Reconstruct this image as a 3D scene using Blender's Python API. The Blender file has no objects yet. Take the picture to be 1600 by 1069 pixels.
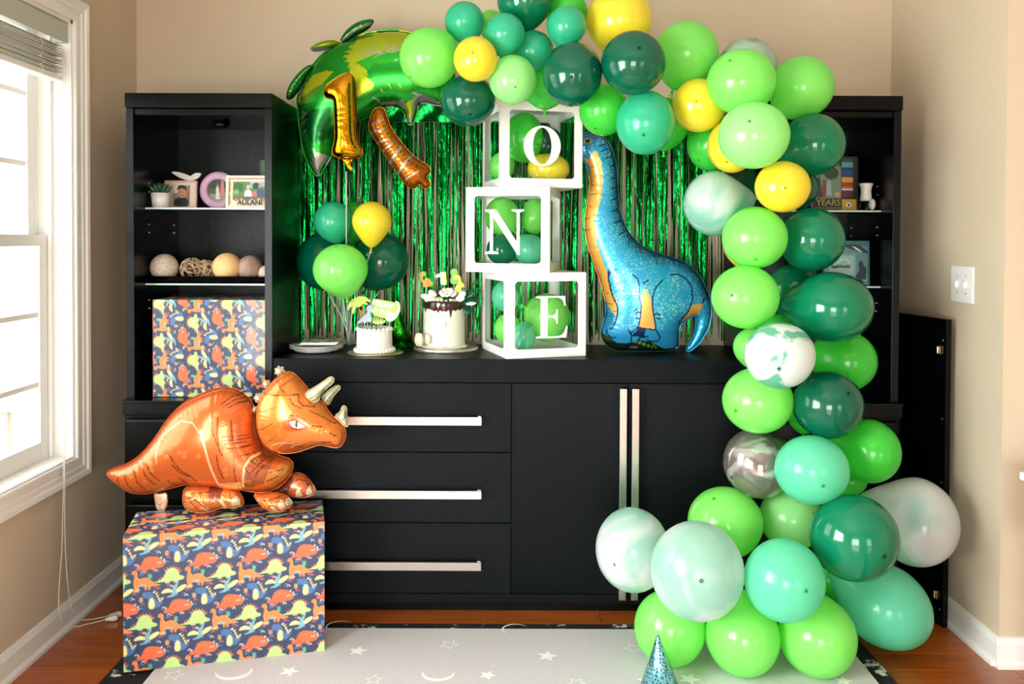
import bpy, bmesh, math, random
import numpy as np
from mathutils import Vector, Matrix, Quaternion, geometry
random.seed(7); RNG = np.random.default_rng(7)
SC = bpy.context.scene
COL = SC.collection
PI = math.pi
# ------------------------------------------------------------------ camera
F = 1350.0; CW, CH = 1600.0, 1069.0
CAMH = 1.335; PITCH = 0.0186; ROLL = 0.004
SHX = 5.0 / CW; SHY = -(162.5 - F * math.tan(PITCH)) / CW
cam_d = bpy.data.cameras.new('camera'); cam = bpy.data.objects.new('camera', cam_d); COL.objects.link(cam)
cam_d.sensor_fit = 'HORIZONTAL'; cam_d.sensor_width = 36.0; cam_d.lens = 36.0 * F / CW
cam_d.shift_x = SHX; cam_d.shift_y = SHY
cam_d.clip_start = 0.05; cam_d.clip_end = 100
CAMROT = Matrix.Rotation(PI / 2 - PITCH, 3, 'X') @ Matrix.Rotation(ROLL, 3, 'Z')
cam.matrix_world = Matrix.Translation((0, 0, CAMH)) @ CAMROT.to_4x4()
SC.camera = cam
def ray(px, py):
    cx = (px - CW / 2) / F + SHX * CW / F
    cy = -(py - CH / 2) / F + SHY * CW / F
    d = CAMROT @ Vector((cx, cy, -1.0))
    return d
O_ = Vector((0, 0, CAMH))
def P(px, py, D):
    d = ray(px, py); return O_ + d * (D / d.y)
def G(px, py, z):
    d = ray(px, py); return O_ + d * ((z - CAMH) / d.z)
def WX(px, py, X):
    d = ray(px, py); return O_ + d * (X / d.x)
# ------------------------------------------------------------------ world, light, exposure
SC.view_settings.view_transform = 'Standard'; SC.view_settings.look = 'None'
SC.view_settings.gamma = 1.0; SC.view_settings.exposure = 0.12
try: SC.view_settings.use_curve_mapping = False
except Exception: pass
SKY = 6.5
w = bpy.data.worlds.new('sky'); SC.world = w; w.use_nodes = True
bg = w.node_tree.nodes['Background']; bg.inputs[0].default_value = (0.98, 0.975, 1.0, 1); bg.inputs[1].default_value = SKY
def portal(name, loc, rot, sx, sy):
    l = bpy.data.lights.new(name, 'AREA'); l.shape = 'RECTANGLE'; l.size = sx; l.size_y = sy
    l.cycles.is_portal = True
    o = bpy.data.objects.new(name, l); o.location = loc; o.rotation_euler = rot; COL.objects.link(o)
# room shell numbers
XL, XR, YB, YF, ZC = -1.505, 1.54, 3.50, -2.4, 2.75
WIN1 = (2.02, 2.985, 0.567, 2.076)          # y0 y1 z0 z1 in the left wall
WIN2 = (-0.35, 1.45, 0.467, 1.86)
WIN3 = (-0.95, 0.55, 0.10, 1.55)              # x0 x1 z0 z1 in the wall behind the camera
WIN4 = (2.2, 3.2, 0.10, 1.55)
a, b, c, d = WIN1
portal('window_portal', (XL - 0.16, (a + b) / 2, (c + d) / 2), (0, -PI / 2, 0), d - c, b - a)
def soft_light(name, loc, rot, sx, sy, watts, col):
    l = bpy.data.lights.new(name, 'AREA'); l.shape = 'RECTANGLE'; l.size = sx; l.size_y = sy
    l.energy = watts; l.color = col
    o = bpy.data.objects.new(name, l); o.location = loc; o.rotation_euler = rot; COL.objects.link(o)
# daylight entering by the windows out of view
a, b, c, d = WIN2
soft_light('daylight_left', (XL - 0.20, (a + b) / 2, (c + d) / 2), (0, -PI / 2, 0), d - c, b - a, 190, (0.98, 0.975, 1.0))
for (a, b, c, d), e in ((WIN3, 105), (WIN4, 14)):
    soft_light('daylight_behind', ((a + b) / 2, YF - 0.20, (c + d) / 2), (PI / 2, 0, 0), b - a, d - c, e, (0.98, 0.975, 1.0))
# ------------------------------------------------------------------ helpers
def tag(o, label=None, cat=None, group=None, kind=None):
    if label: o['label'] = label
    if cat: o['category'] = cat
    if group: o['group'] = group
    if kind: o['kind'] = kind
    return o
def thing(name, label, cat, loc=(0, 0, 0), group=None):
    o = bpy.data.objects.new(name, None); COL.objects.link(o); o.location = loc; o.empty_display_size = 0.05
    return tag(o, label, cat, group)
def struct(o): o['kind'] = 'structure'; return o
def off(o):
    v = Vector((0, 0, 0))
    while o is not None: v += o.location; o = o.parent
    return v
def link(name, me, mat, parent=None, loc=None):
    """me is in world coordinates; its origin is moved to loc (default: the parent's origin)"""
    if mat is not None and not me.materials: me.materials.append(mat)
    o = bpy.data.objects.new(name, me)
    base = off(parent) if parent else Vector((0, 0, 0))
    l = Vector(loc) if loc is not None else base
    if l.length > 0: me.transform(Matrix.Translation(-l))
    o.location = l - base; o.parent = parent
    COL.objects.link(o); return o
class MB:
    def __init__(s): s.v = []; s.f = []; s.sm = []
    def add(s, vs, fs, smooth=False):
        n = len(s.v); s.v += [tuple(v) for v in vs]
        s.f += [tuple(i + n for i in f) for f in fs]; s.sm += [smooth] * len(fs); return s
    def box(s, x0, x1, y0, y1, z0, z1):
        return s.add([(x, y, z) for x in (x0, x1) for y in (y0, y1) for z in (z0, z1)],
                     [(0, 1, 3, 2), (4, 6, 7, 5), (0, 4, 5, 1), (2, 3, 7, 6), (0, 2, 6, 4), (1, 5, 7, 3)])
    def obox(s, c, ax, ay, az):
        c, ax, ay, az = map(Vector, (c, ax, ay, az))
        return s.add([c + ax * i + ay * j + az * k for i in (-1, 1) for j in (-1, 1) for k in (-1, 1)],
                     [(0, 1, 3, 2), (4, 6, 7, 5), (0, 4, 5, 1), (2, 3, 7, 6), (0, 2, 6, 4), (1, 5, 7, 3)])
    def tube(s, pts, r, n=8, cap=True):
        pts = [Vector(p) for p in pts]; m = len(pts)
        rs = r if isinstance(r, (list, tuple)) else [r] * m
        vs = []; up = None
        for i, p in enumerate(pts):
            t = (pts[min(i + 1, m - 1)] - pts[max(i - 1, 0)]).normalized()
            if up is None: up = t.orthogonal().normalized()
            up = (up - t * up.dot(t));
            if up.length < 1e-6: up = t.orthogonal()
            up.normalize(); b = t.cross(up)
            for k in range(n):
                a = 2 * PI * k / n; vs.append(p + (up * math.cos(a) + b * math.sin(a)) * rs[i])
        fs = [(i * n + k, i * n + (k + 1) % n, (i + 1) * n + (k + 1) % n, (i + 1) * n + k) for i in range(m - 1) for k in range(n)]
        if cap: fs += [tuple(range(n))[::-1], tuple((m - 1) * n + k for k in range(n))]
        return s.add(vs, fs, True)
    def lathe(s, c, prof, n=32, smooth=True, axis=None, lobes=None):
        c = Vector(c); vs = []
        q = Vector((0, 0, 1)).rotation_difference(Vector(axis).normalized()) if axis is not None else None
        for (r, z) in prof:
            for k in range(n):
                a = 2 * PI * k / n; rr = r * (lobes(a, z) if lobes else 1)
                v = Vector((rr * math.cos(a), rr * math.sin(a), z))
                if q: v = q @ v
                vs.append(c + v)
        m = len(prof)
        fs = [(i * n + k, i * n + (k + 1) % n, (i + 1) * n + (k + 1) % n, (i + 1) * n + k) for i in range(m - 1) for k in range(n)]
        if prof[0][0] > 1e-5: fs.append(tuple(range(n))[::-1])
        if prof[-1][0] > 1e-5: fs.append(tuple((m - 1) * n + k for k in range(n)))
        return s.add(vs, fs, smooth)
    def sphere(s, c, r, n=16, m=10, sc=(1, 1, 1), jit=0):
        c = Vector(c); vs = []
        for i in range(m + 1):
            t = PI * i / m
            for k in range(n):
                a = 2 * PI * k / n; j = 1 + (random.uniform(-jit, jit) if jit else 0)
                vs.append(c + Vector((math.sin(t) * math.cos(a) * sc[0], math.sin(t) * math.sin(a) * sc[1], math.cos(t) * sc[2])) * r * (j if 0 < i < m else 1))
        return s.add(vs, [(i * n + k, (i + 1) * n + k, (i + 1) * n + (k + 1) % n, i * n + (k + 1) % n) for i in range(m) for k in range(n)], True)
    def prism(s, poly, fn, t0, t1):
        """poly of 2-D points; fn(u, v, t) -> world point"""
        n = len(poly)
        vs = [fn(u, v, t0) for u, v in poly] + [fn(u, v, t1) for u, v in poly]
        return s.add(vs, [tuple(range(n))[::-1], tuple(range(n, 2 * n))] + [(i, (i + 1) % n, (i + 1) % n + n, i + n) for i in range(n)])
    def mesh(s, name):
        me = bpy.data.meshes.new(name); me.from_pydata(s.v, [], s.f)
        bm = bmesh.new(); bm.from_mesh(me)
        bmesh.ops.remove_doubles(bm, verts=bm.verts, dist=1e-6)
        bmesh.ops.recalc_face_normals(bm, faces=bm.faces); bm.to_mesh(me); bm.free()
        if any(s.sm):
            if all(s.sm): me.polygons.foreach_set('use_smooth', [True] * len(me.polygons))
            else:
                me.polygons.foreach_set('use_smooth', [True] * len(me.polygons))
                me.set_sharp_from_angle(angle=math.radians(40))
        return me
    def build(s, name, mat, parent=None, loc=None, bevel=0):
        o = link(name, s.mesh(name), mat, parent, loc)
        if bevel:
            m = o.modifiers.new('bevel', 'BEVEL'); m.width = bevel; m.segments = 2; m.limit_method = 'ANGLE'
        return o
def srgb(r, g, b):
    f = lambda c: (c / 255 / 12.92) if c / 255 <= 0.04045 else ((c / 255 + 0.055) / 1.055) ** 2.4
    return (f(r), f(g), f(b), 1)
def newmat(name):
    m = bpy.data.materials.new(name); m.use_nodes = True
    return m, m.node_tree.nodes, m.node_tree.links, m.node_tree.nodes['Principled BSDF']
def mat(name, col, rough=0.5, metal=0, spec=0.5, coat=0, noise=0, nscale=20, bump=0, bscale=60, trans=0, stretch=(1, 1, 1), col2=None):
    m, N, L, b = newmat(name)
    c = srgb(*col) if max(col) > 1.0 else tuple(col) + (1,)
    b.inputs['Base Color'].default_value = c; b.inputs['Roughness'].default_value = rough
    b.inputs['Metallic'].default_value = metal; b.inputs['Specular IOR Level'].default_value = spec
    b.inputs['Coat Weight'].default_value = coat; b.inputs['Transmission Weight'].default_value = trans
    tc = N.new('ShaderNodeTexCoord'); mp = N.new('ShaderNodeMapping'); mp.inputs['Scale'].default_value = stretch
    L.new(tc.outputs['Object'], mp.inputs[0])
    if noise or col2:
        n = N.new('ShaderNodeTexNoise'); n.inputs['Scale'].default_value = nscale; n.inputs['Detail'].default_value = 5
        L.new(mp.outputs[0], n.inputs['Vector'])
        mx = N.new('ShaderNodeMixRGB'); L.new(n.outputs[0], mx.inputs[0])
        c2 = srgb(*col2) if col2 else tuple(min(1, x * (1 + noise)) for x in c[:3]) + (1,)
        mx.inputs[1].default_value = c if col2 else tuple(x * (1 - noise) for x in c[:3]) + (1,)
        mx.inputs[2].default_value = c2; L.new(mx.outputs[0], b.inputs['Base Color'])
    if bump:
        n2 = N.new('ShaderNodeTexNoise'); n2.inputs['Scale'].default_value = bscale; n2.inputs['Detail'].default_value = 4
        L.new(mp.outputs[0], n2.inputs['Vector'])
        bp = N.new('ShaderNodeBump'); bp.inputs['Strength'].default_value = bump; bp.inputs['Distance'].default_value = 0.002
        L.new(n2.outputs[0], bp.inputs['Height']); L.new(bp.outputs[0], b.inputs['Normal'])
    return m
# ---- painted prints: colours are computed per vertex of a fine grid
def pip(X, Y, poly):
    ins = np.zeros(X.shape, bool); n = len(poly)
    for i in range(n):
        x1, y1 = poly[i]; x2, y2 = poly[(i + 1) % n]
        if y1 == y2: continue
        c = ((y1 > Y) != (y2 > Y)) & (X < (x2 - x1) * (Y - y1) / (y2 - y1) + x1)
        ins ^= c
    return ins
def pldist(X, Y, pl, closed=False):
    d = np.full(X.shape, 1e9); arc = np.zeros(X.shape); s = 0.0
    n = len(pl)
    for i in range(n if closed else n - 1):
        x1, y1 = pl[i]; x2, y2 = pl[(i + 1) % n]
        dx, dy = x2 - x1, y2 - y1; L2 = dx * dx + dy * dy
        if L2 < 1e-12: continue
        t = np.clip(((X - x1) * dx + (Y - y1) * dy) / L2, 0, 1)
        dd = np.hypot(X - x1 - t * dx, Y - y1 - t * dy)
        m = dd < d; d = np.where(m, dd, d); arc = np.where(m, s + t * math.sqrt(L2), arc); s += math.sqrt(L2)
    return d, arc
def ell(cx, cy, rx, ry, n=20, a0=0, a1=2 * PI, rot=0):
    o = []
    for i in range(n):
        a = a0 + (a1 - a0) * i / (n - (0 if a1 - a0 > 6.28 else 1)); x, y = rx * math.cos(a), ry * math.sin(a)
        o.append((cx + x * math.cos(rot) - y * math.sin(rot), cy + x * math.sin(rot) + y * math.cos(rot)))
    return o
def smooth_poly(p, k=2, closed=True):
    for _ in range(k):
        q = []; n = len(p)
        rng = range(n) if closed else range(n - 1)
        if not closed: q.append(p[0])
        for i in rng:
            a, b = p[i], p[(i + 1) % n]
            q.append((a[0] * .75 + b[0] * .25, a[1] * .75 + b[1] * .25)); q.append((a[0] * .25 + b[0] * .75, a[1] * .25 + b[1] * .75))
        if not closed: q.append(p[-1])
        p = q
    return p
class Paint:
    """flat print: a list of polygons and strokes laid over a ground colour"""
    def __init__(s, ground): s.g = srgb(*ground)[:3]; s.ops = []
    def poly(s, col, pts): s.ops.append(('p', srgb(*col)[:3], pts, 0)); return s
    def line(s, col, pts, w): s.ops.append(('l', srgb(*col)[:3], pts, w)); return s
    def at(s, X, Y):
        C = np.tile(np.array(s.g), X.shape + (1,)).astype(float)
        for k, c, pts, wd in s.ops:
            a = np.array(pts); pad = wd + 1e-9
            b = (X > a[:, 0].min() - pad) & (X < a[:, 0].max() + pad) & (Y > a[:, 1].min() - pad) & (Y < a[:, 1].max() + pad)
            if not b.any(): continue
            xs, ys = X[b], Y[b]
            if k == 'p': m = pip(xs, ys, pts)
            else: m = pldist(xs, ys, pts)[0] < wd
            t = C[b]; t[m] = c; C[b] = t
        return C
def vcol(me, C):
    a = me.color_attributes.new('Print', 'FLOAT_COLOR', 'POINT')
    buf = np.ones((len(me.vertices), 4), np.float32); buf[:, :C.shape[1]] = C; a.data.foreach_set('color', buf.ravel())
def printmat(name, rough=0.4, metal=0.0, coat=0.0, spec=0.5, wrinkle=0, wscale=30, spots=False):
    m, N, L, b = newmat(name)
    a = N.new('ShaderNodeAttribute'); a.attribute_name = 'Print'; L.new(a.outputs['Color'], b.inputs['Base Color'])
    b.inputs['Roughness'].default_value = rough; b.inputs['Metallic'].default_value = metal
    b.inputs['Coat Weight'].default_value = coat; b.inputs['Specular IOR Level'].default_value = spec
    b.inputs['Coat Roughness'].default_value = 0.08
    if wrinkle:
        tc = N.new('ShaderNodeTexCoord'); n2 = N.new('ShaderNodeTexNoise'); n2.inputs['Scale'].default_value = wscale; n2.inputs['Detail'].default_value = 3
        L.new(tc.outputs['Object'], n2.inputs['Vector'])
        bp = N.new('ShaderNodeBump'); bp.inputs['Strength'].default_value = wrinkle; bp.inputs['Distance'].default_value = 0.01
        L.new(n2.outputs[0], bp.inputs['Height']); L.new(bp.outputs[0], b.inputs['Normal'])
    if spots:
        tc = N.new('ShaderNodeTexCoord'); v = N.new('ShaderNodeTexVoronoi'); v.inputs['Scale'].default_value = 75
        v.feature = 'DISTANCE_TO_EDGE'; mp = N.new('ShaderNodeMapping'); mp.inputs['Scale'].default_value = (1, 0.02, 1)
        L.new(tc.outputs['Object'], mp.inputs[0]); L.new(mp.outputs[0], v.inputs['Vector'])
        r = N.new('ShaderNodeValToRGB'); r.color_ramp.elements[0].position = 0.10; r.color_ramp.elements[1].position = 0.16
        L.new(v.outputs['Distance'], r.inputs[0])
        n = N.new('ShaderNodeTexNoise'); n.inputs['Scale'].default_value = 14; L.new(mp.outputs[0], n.inputs['Vector'])
        r2 = N.new('ShaderNodeValToRGB'); r2.color_ramp.elements[0].position = 0.35; r2.color_ramp.elements[1].position = 0.6
        L.new(n.outputs[0], r2.inputs[0])
        mu = N.new('ShaderNodeMath'); mu.operation = 'MULTIPLY'; L.new(r.outputs[0], mu.inputs[0]); L.new(a.outputs['Alpha'], mu.inputs[1])
        mu2 = N.new('ShaderNodeMath'); mu2.operation = 'MULTIPLY'; L.new(mu.outputs[0], mu2.inputs[0]); L.new(r2.outputs[0], mu2.inputs[1])
        mx = N.new('ShaderNodeMixRGB'); L.new(mu2.outputs[0], mx.inputs[0]); L.new(a.outputs['Color'], mx.inputs[1])
        mx.inputs[2].default_value = srgb(125, 205, 215); L.new(mx.outputs[0], b.inputs['Base Color'])
    return m
def print_grid(name, corner, eu, ev, nu, nv, sampler, material, parent, bulge=None):
    """grid spanning corner + u*eu + v*ev; sampler(U, V) with U, V in 0..1 -> colours"""
    u = np.linspace(0, 1, nu + 1); v = np.linspace(0, 1, nv + 1); U, V = np.meshgrid(u, v)
    c, eu, ev = (np.array(Vector(t)) for t in (corner, eu, ev))
    nrm = np.cross(eu, ev); nrm = nrm / np.linalg.norm(nrm)
    pts = c + U[..., None] * eu + V[..., None] * ev
    if bulge is not None: pts = pts + bulge(U, V)[..., None] * nrm
    i = np.arange(nv)[:, None] * (nu + 1) + np.arange(nu)[None, :]
    fs = np.stack([i, i + 1, i + nu + 2, i + nu + 1], -1).reshape(-1, 4)
    me = bpy.data.meshes.new(name); me.from_pydata(pts.reshape(-1, 3).tolist(), [], fs.tolist())
    vcol(me, sampler(U, V).reshape(-1, 3)); me.polygons.foreach_set('use_smooth', [True] * len(me.polygons))
    return link(name, me, material, parent)
# ---- inflated foil shapes
def foil(name, outline, D, thick, step, painter, material, parent, yaw=0.0, pucker=0.12, pfreq=0.9, fin=2.2, tilt=0.0, smooth=1, alpha=None, pw=0.5):
    """outline in photograph pixels, set on a plane at distance D and really inflated on both sides"""
    ol = smooth_poly(outline, smooth) if smooth else list(outline)
    # resample the outline
    def resample(p, st):
        q = []; n = len(p)
        for i in range(n):
            a, b = p[i], p[(i + 1) % n]; L = math.hypot(b[0] - a[0], b[1] - a[1]); k = max(1, int(round(L / st)))
            for j in range(k): q.append((a[0] + (b[0] - a[0]) * j / k, a[1] + (b[1] - a[1]) * j / k))
        return q
    ol = resample(ol, step)
    A = np.array(ol); x0, y0 = A.min(0); x1, y1 = A.max(0)
    gx, gy = np.meshgrid(np.arange(x0, x1, step), np.arange(y0, y1, step * 0.866))
    gx[1::2] += step / 2; gx, gy = gx.ravel(), gy.ravel()
    inn = pip(gx, gy, ol); gx, gy = gx[inn], gy[inn]
    d, _ = pldist(gx, gy, ol, True); k = d > step * 0.6; gx, gy = gx[k], gy[k]
    nb = len(ol)
    pts = [Vector(p) for p in ol] + [Vector((a, b)) for a, b in zip(gx, gy)]
    V, E, T, *_ = geometry.delaunay_2d_cdt(pts, [(i, (i + 1) % nb) for i in range(nb)], [], 0, 1e-5)
    V = np.array([(v.x, v.y) for v in V]); T = np.array([t for t in T if len(t) == 3])
    cx, cy = V[T].mean(1).T; T = T[pip(cx, cy, ol)]
    dist, arc = pldist(V[:, 0], V[:, 1], ol, True); bnd = dist < 1e-3
    # Poisson profile: coarse raster first, then a few sweeps on the mesh
    h = max(1.5, math.sqrt((x1 - x0) * (y1 - y0) / 12000.0))
    rx, ry = np.meshgrid(np.arange(x0 - 2 * h, x1 + 3 * h, h), np.arange(y0 - 2 * h, y1 + 3 * h, h))
    msk = pip(rx, ry, ol); Uq = np.zeros(rx.shape)
    for _ in range(1500):
        Uq[1:-1, 1:-1] = np.where(msk[1:-1, 1:-1], (Uq[:-2, 1:-1] + Uq[2:, 1:-1] + Uq[1:-1, :-2] + Uq[1:-1, 2:] + h * h) / 4, 0)
    fx = (V[:, 0] - rx[0, 0]) / h; fy = (V[:, 1] - ry[0, 0]) / h; ix = fx.astype(int); iy = fy.astype(int); fx -= ix; fy -= iy
    u = Uq[iy, ix] * (1 - fx) * (1 - fy) + Uq[iy, ix + 1] * fx * (1 - fy) + Uq[iy + 1, ix] * (1 - fx) * fy + Uq[iy + 1, ix + 1] * fx * fy
    u[bnd] = 0
    ee = np.concatenate([T[:, [0, 1]], T[:, [1, 2]], T[:, [2, 0]]]); ee = np.concatenate([ee, ee[:, ::-1]])
    deg = np.bincount(ee[:, 0], minlength=len(V)).clip(1)
    for _ in range(60):
        un = np.bincount(ee[:, 0], u[ee[:, 1]], len(V)) / deg + step * step / 4; un[bnd] = 0; u = un
    hh = np.power(np.maximum(u, 0) / u.max(), pw)
    for _ in range(2):
        hn = np.bincount(ee[:, 0], hh[ee[:, 1]], len(V)) / deg; hn[bnd] = 0; hh = np.where(dist < 3 * step, hn, hh)
    if pucker:
        ph = arc * pfreq + 2.0 * np.sin(arc * 0.11) + 1.5 * np.sin(arc * 0.043)
        hh = hh * (1 - pucker * (0.5 + 0.5 * np.sin(ph)) * np.exp(-dist / 9.0))
    s = D / F
    thp = thick
    C = painter(V[:, 0], V[:, 1], dist, arc)
    base = [P(x, y, D) for x, y in V]; cxm = (x0 + x1) / 2; cen = P(cxm, (y0 + y1) / 2, D)
    ca, sa = math.cos(yaw), math.sin(yaw)
    def put(p, t):
        q = Vector((p.x, p.y + t, p.z)) - cen
        return cen + Vector((q.x * ca - q.y * sa, q.x * sa + q.y * ca, q.z))
    front = [put(p, -thp * a) for p, a in zip(base, hh)]
    back = [put(p, thp * 0.9 * a) for p, a in zip(base, hh)]
    nV = len(V); bi = np.where(bnd)[0]; remap = np.arange(nV) + nV
    for i in bi: remap[i] = i
    vs = front + back; fs = [tuple(t) for t in T] + [tuple(remap[t][::-1]) for t in T]
    Cs = np.concatenate([C, C])
    # welded seam fin around the edge
    order = sorted([i for i in bi], key=lambda i: arc[i]); n0 = len(vs); fin_c = []
    for j, i in enumerate(order):
        a = V[order[j - 1]]; b = V[order[(j + 1) % len(order)]]; t = b - a; nrm = np.array([t[1], -t[0]]); nn = np.linalg.norm(nrm)
        nrm = nrm / nn if nn > 1e-9 else nrm
        q = V[i] + nrm * 0.5
        if pip(np.array([q[0]]), np.array([q[1]]), ol)[0]: nrm = -nrm
        q = V[i] + nrm * fin
        vs.append(put(P(q[0], q[1], D), 0.0)); fin_c.append(C[i])
    m = len(order)
    for j in range(m):
        k = (j + 1) % m
        if np.linalg.norm(V[order[j]] - V[order[k]]) < 3 * step: fs.append((order[j], order[k], n0 + k, n0 + j))
    Cs = np.concatenate([Cs, np.array(fin_c)])
    me = bpy.data.meshes.new(name); me.from_pydata([tuple(v) for v in vs], [], [tuple(int(i) for i in f) for f in fs])
    vcol(me, Cs)
    me.polygons.foreach_set('use_smooth', [True] * len(me.polygons)); me.update()
    return link(name, me, material, parent)
def cp(pts, x0, y0, s): return [(x0 + x * s, y0 + y * s) for x, y in pts]
def pfn(paint, alpha=None):
    def f(X, Y, d, a):
        C = paint.at(X, Y)
        if alpha is None: return C
        return np.concatenate([C, alpha(X, Y, d)[:, None]], 1)
    return f
def text(name, body, size, loc, parent, material, rot=(PI / 2, 0, 0), extrude=0.0004, space=1.0, shear=0.0, align='CENTER'):
    cu = bpy.data.curves.new(name, 'FONT'); cu.body = body; cu.size = size; cu.extrude = extrude; cu.align_x = align; cu.align_y = 'CENTER'
    cu.space_character = space; cu.offset = size * 0.02; cu.shear = shear; cu.materials.append(material)
    tmp = bpy.data.objects.new(name, cu); COL.objects.link(tmp); bpy.context.view_layer.update()
    me = bpy.data.meshes.new_from_object(tmp.evaluated_get(bpy.context.evaluated_depsgraph_get())); me.name = name; bpy.data.objects.remove(tmp); bpy.data.curves.remove(cu)
    if not me.materials: me.materials.append(material)
    o = bpy.data.objects.new(name, me); COL.objects.link(o); o.parent = parent; o.location = Vector(loc) - (off(parent) if parent else Vector((0, 0, 0))); o.rotation_euler = rot
    return o
# ------------------------------------------------------------------ materials of the room
M_wall = mat('wall_paint', (206, 188, 163), rough=0.75, noise=0.02, nscale=6, bump=0.08, bscale=220)
M_white = mat('white_trim', (238, 236, 232), rough=0.35)
M_ceil = mat('ceiling_paint', (225, 222, 215), rough=0.9, bump=0.1, bscale=90)
M_black = mat('black_satin', (3, 5, 6), rough=0.25, spec=0.2, bump=0.12, bscale=160)
M_blackin = mat('black_textured', (5, 10, 12), rough=0.3, spec=0.3, bump=0.6, bscale=70)
M_oakH = mat('black_grain_across', (2, 4, 6), rough=0.4, spec=0.12, col2=(13, 18, 23), nscale=14, bump=0.5, bscale=30, stretch=(1, 4, 26))
M_oakV = mat('black_grain_upright', (2, 4, 5), rough=0.42, spec=0.12, col2=(16, 20, 22), nscale=14, bump=0.5, bscale=30, stretch=(26, 4, 1))
M_metal = mat('brushed_nickel', (205, 195, 186), rough=0.28, metal=1.0, noise=0.08, nscale=40)
M_brass = mat('brass', (190, 170, 120), rough=0.3, metal=1.0)
M_dark = mat('dark_gap', (5, 5, 6), rough=0.8)
def glassmat(name, tint=(0.93, 0.97, 0.95), refl=0.08):
    m = bpy.data.materials.new(name); m.use_nodes = True; N, L = m.node_tree.nodes, m.node_tree.links
    N.remove(N['Principled BSDF']); o = N['Material Output']
    t = N.new('ShaderNodeBsdfTransparent'); t.inputs[0].default_value = tint + (1,)
    g = N.new('ShaderNodeBsdfGlossy'); g.inputs['Roughness'].default_value = 0.02
    f = N.new('ShaderNodeFresnel'); f.inputs[0].default_value = 1.4
    ge = N.new('ShaderNodeNewGeometry'); iv = N.new('ShaderNodeMath'); iv.operation = 'SUBTRACT'; iv.inputs[0].default_value = 1.0; L.new(ge.outputs['Backfacing'], iv.inputs[1])
    mu = N.new('ShaderNodeMath'); mu.operation = 'MULTIPLY'; L.new(f.outputs[0], mu.inputs[0]); L.new(iv.outputs[0], mu.inputs[1])
    mx = N.new('ShaderNodeMixShader'); L.new(mu.outputs[0], mx.inputs[0]); L.new(t.outputs[0], mx.inputs[1]); L.new(g.outputs[0], mx.inputs[2])
    L.new(mx.outputs[0], o.inputs[0]); return m
M_edgeglow = mat('edge_glow_colour', (200, 226, 216), rough=0.15)  # pale colour stands in for light glowing in the shelf edges
M_glass = glassmat('window_glass'); M_shelfglass = glassmat('shelf_glass', (0.75, 0.88, 0.84))
def plankmat(name, c1, c2):
    m, N, L, b = newmat(name)
    tc = N.new('ShaderNodeTexCoord'); oi = N.new('ShaderNodeObjectInfo'); ad = N.new('ShaderNodeVectorMath'); ad.operation = 'ADD'
    mp = N.new('ShaderNodeMapping'); mp.inputs['Scale'].default_value = (1.6, 18, 18)
    L.new(tc.outputs['Object'], ad.inputs[0]); L.new(oi.outputs['Random'], ad.inputs[1]); L.new(ad.outputs[0], mp.inputs[0])
    n = N.new('ShaderNodeTexNoise'); n.inputs['Scale'].default_value = 3; n.inputs['Detail'].default_value = 6; n.inputs['Distortion'].default_value = 0.6
    L.new(mp.outputs[0], n.inputs['Vector'])
    mx = N.new('ShaderNodeMixRGB'); mx.inputs[1].default_value = srgb(*c1); mx.inputs[2].default_value = srgb(*c2); L.new(n.outputs[0], mx.inputs[0])
    hs = N.new('ShaderNodeHueSaturation'); L.new(mx.outputs[0], hs.inputs['Color'])
    mr = N.new('ShaderNodeMapRange'); mr.inputs['To Min'].default_value = 0.75; mr.inputs['To Max'].default_value = 1.2
    L.new(oi.outputs['Random'], mr.inputs[0]); L.new(mr.outputs[0], hs.inputs['Value'])
    L.new(hs.outputs[0], b.inputs['Base Color']); b.inputs['Roughness'].default_value = 0.22; b.inputs['Coat Weight'].default_value = 0.3
    return m
M_floor = plankmat('oak_floor', (140, 62, 18), (196, 104, 36))
# ------------------------------------------------------------------ floor
m = MB(); m.box(XL - 0.1, 4.3, YF - 0.1, YB + 0.1, -0.10, -0.004)
floor = struct(m.build('floor', M_floor))
PW = 0.1055
row = 0; y = YB
while y > 2.05:
    x = XL + 0.005 - random.uniform(0.1, 0.9)
    while x < 3.2:
        L_ = random.uniform(0.7, 1.25); a, b = max(x, XL), min(x + L_, 3.3)
        if b - a > 0.05:
            m = MB(); g = 0.0007; m.box(a + g, b - g, y - PW + g, y - g, -0.004, 0.0)
            pl = m.build('plank', M_floor, floor, loc=((a + b) / 2, y - PW / 2, 0), bevel=0.0006)
        x += L_
    y -= PW
# ------------------------------------------------------------------ walls with real window openings
def wall_x(name, X0, X1, y0, y1, holes):
    m = MB(); ys = [y0]
    cur = y0
    for (a, b, c, d) in sorted(holes):
        m.box(X0, X1, cur, a, 0, ZC); m.box(X0, X1, a, b, 0, c); m.box(X0, X1, a, b, d, ZC); cur = b
    m.box(X0, X1, cur, y1, 0, ZC)
    return struct(m.build(name, M_wall))
wall_x('wall_left', XL - 0.15, XL, YF, YB + 0.15, [WIN1, WIN2])
m = MB(); m.box(XL, 4.2, YB, YB + 0.15, 0, ZC); struct(m.build('wall_back', M_wall))
YR = 1350 * XR / 775.0
m = MB(); m.box(XR, XR + 2.7, YR, YR + 0.14, 0, ZC); m.box(XR, XR + 0.14, YR + 0.14, YB, 0, ZC)
struct(m.build('wall_right', M_wall))
m = MB(); m.box(4.2, 4.35, YF, YR, 0, ZC); struct(m.build('wall_far_right', M_wall))
m = MB(); cur = XL - 0.15
for (a, b, c, d) in (WIN3, WIN4):
    m.box(cur, a, YF - 0.15, YF, 0, ZC); m.box(a, b, YF - 0.15, YF, 0, c); m.box(a, b, YF - 0.15, YF, d, ZC); cur = b
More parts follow.
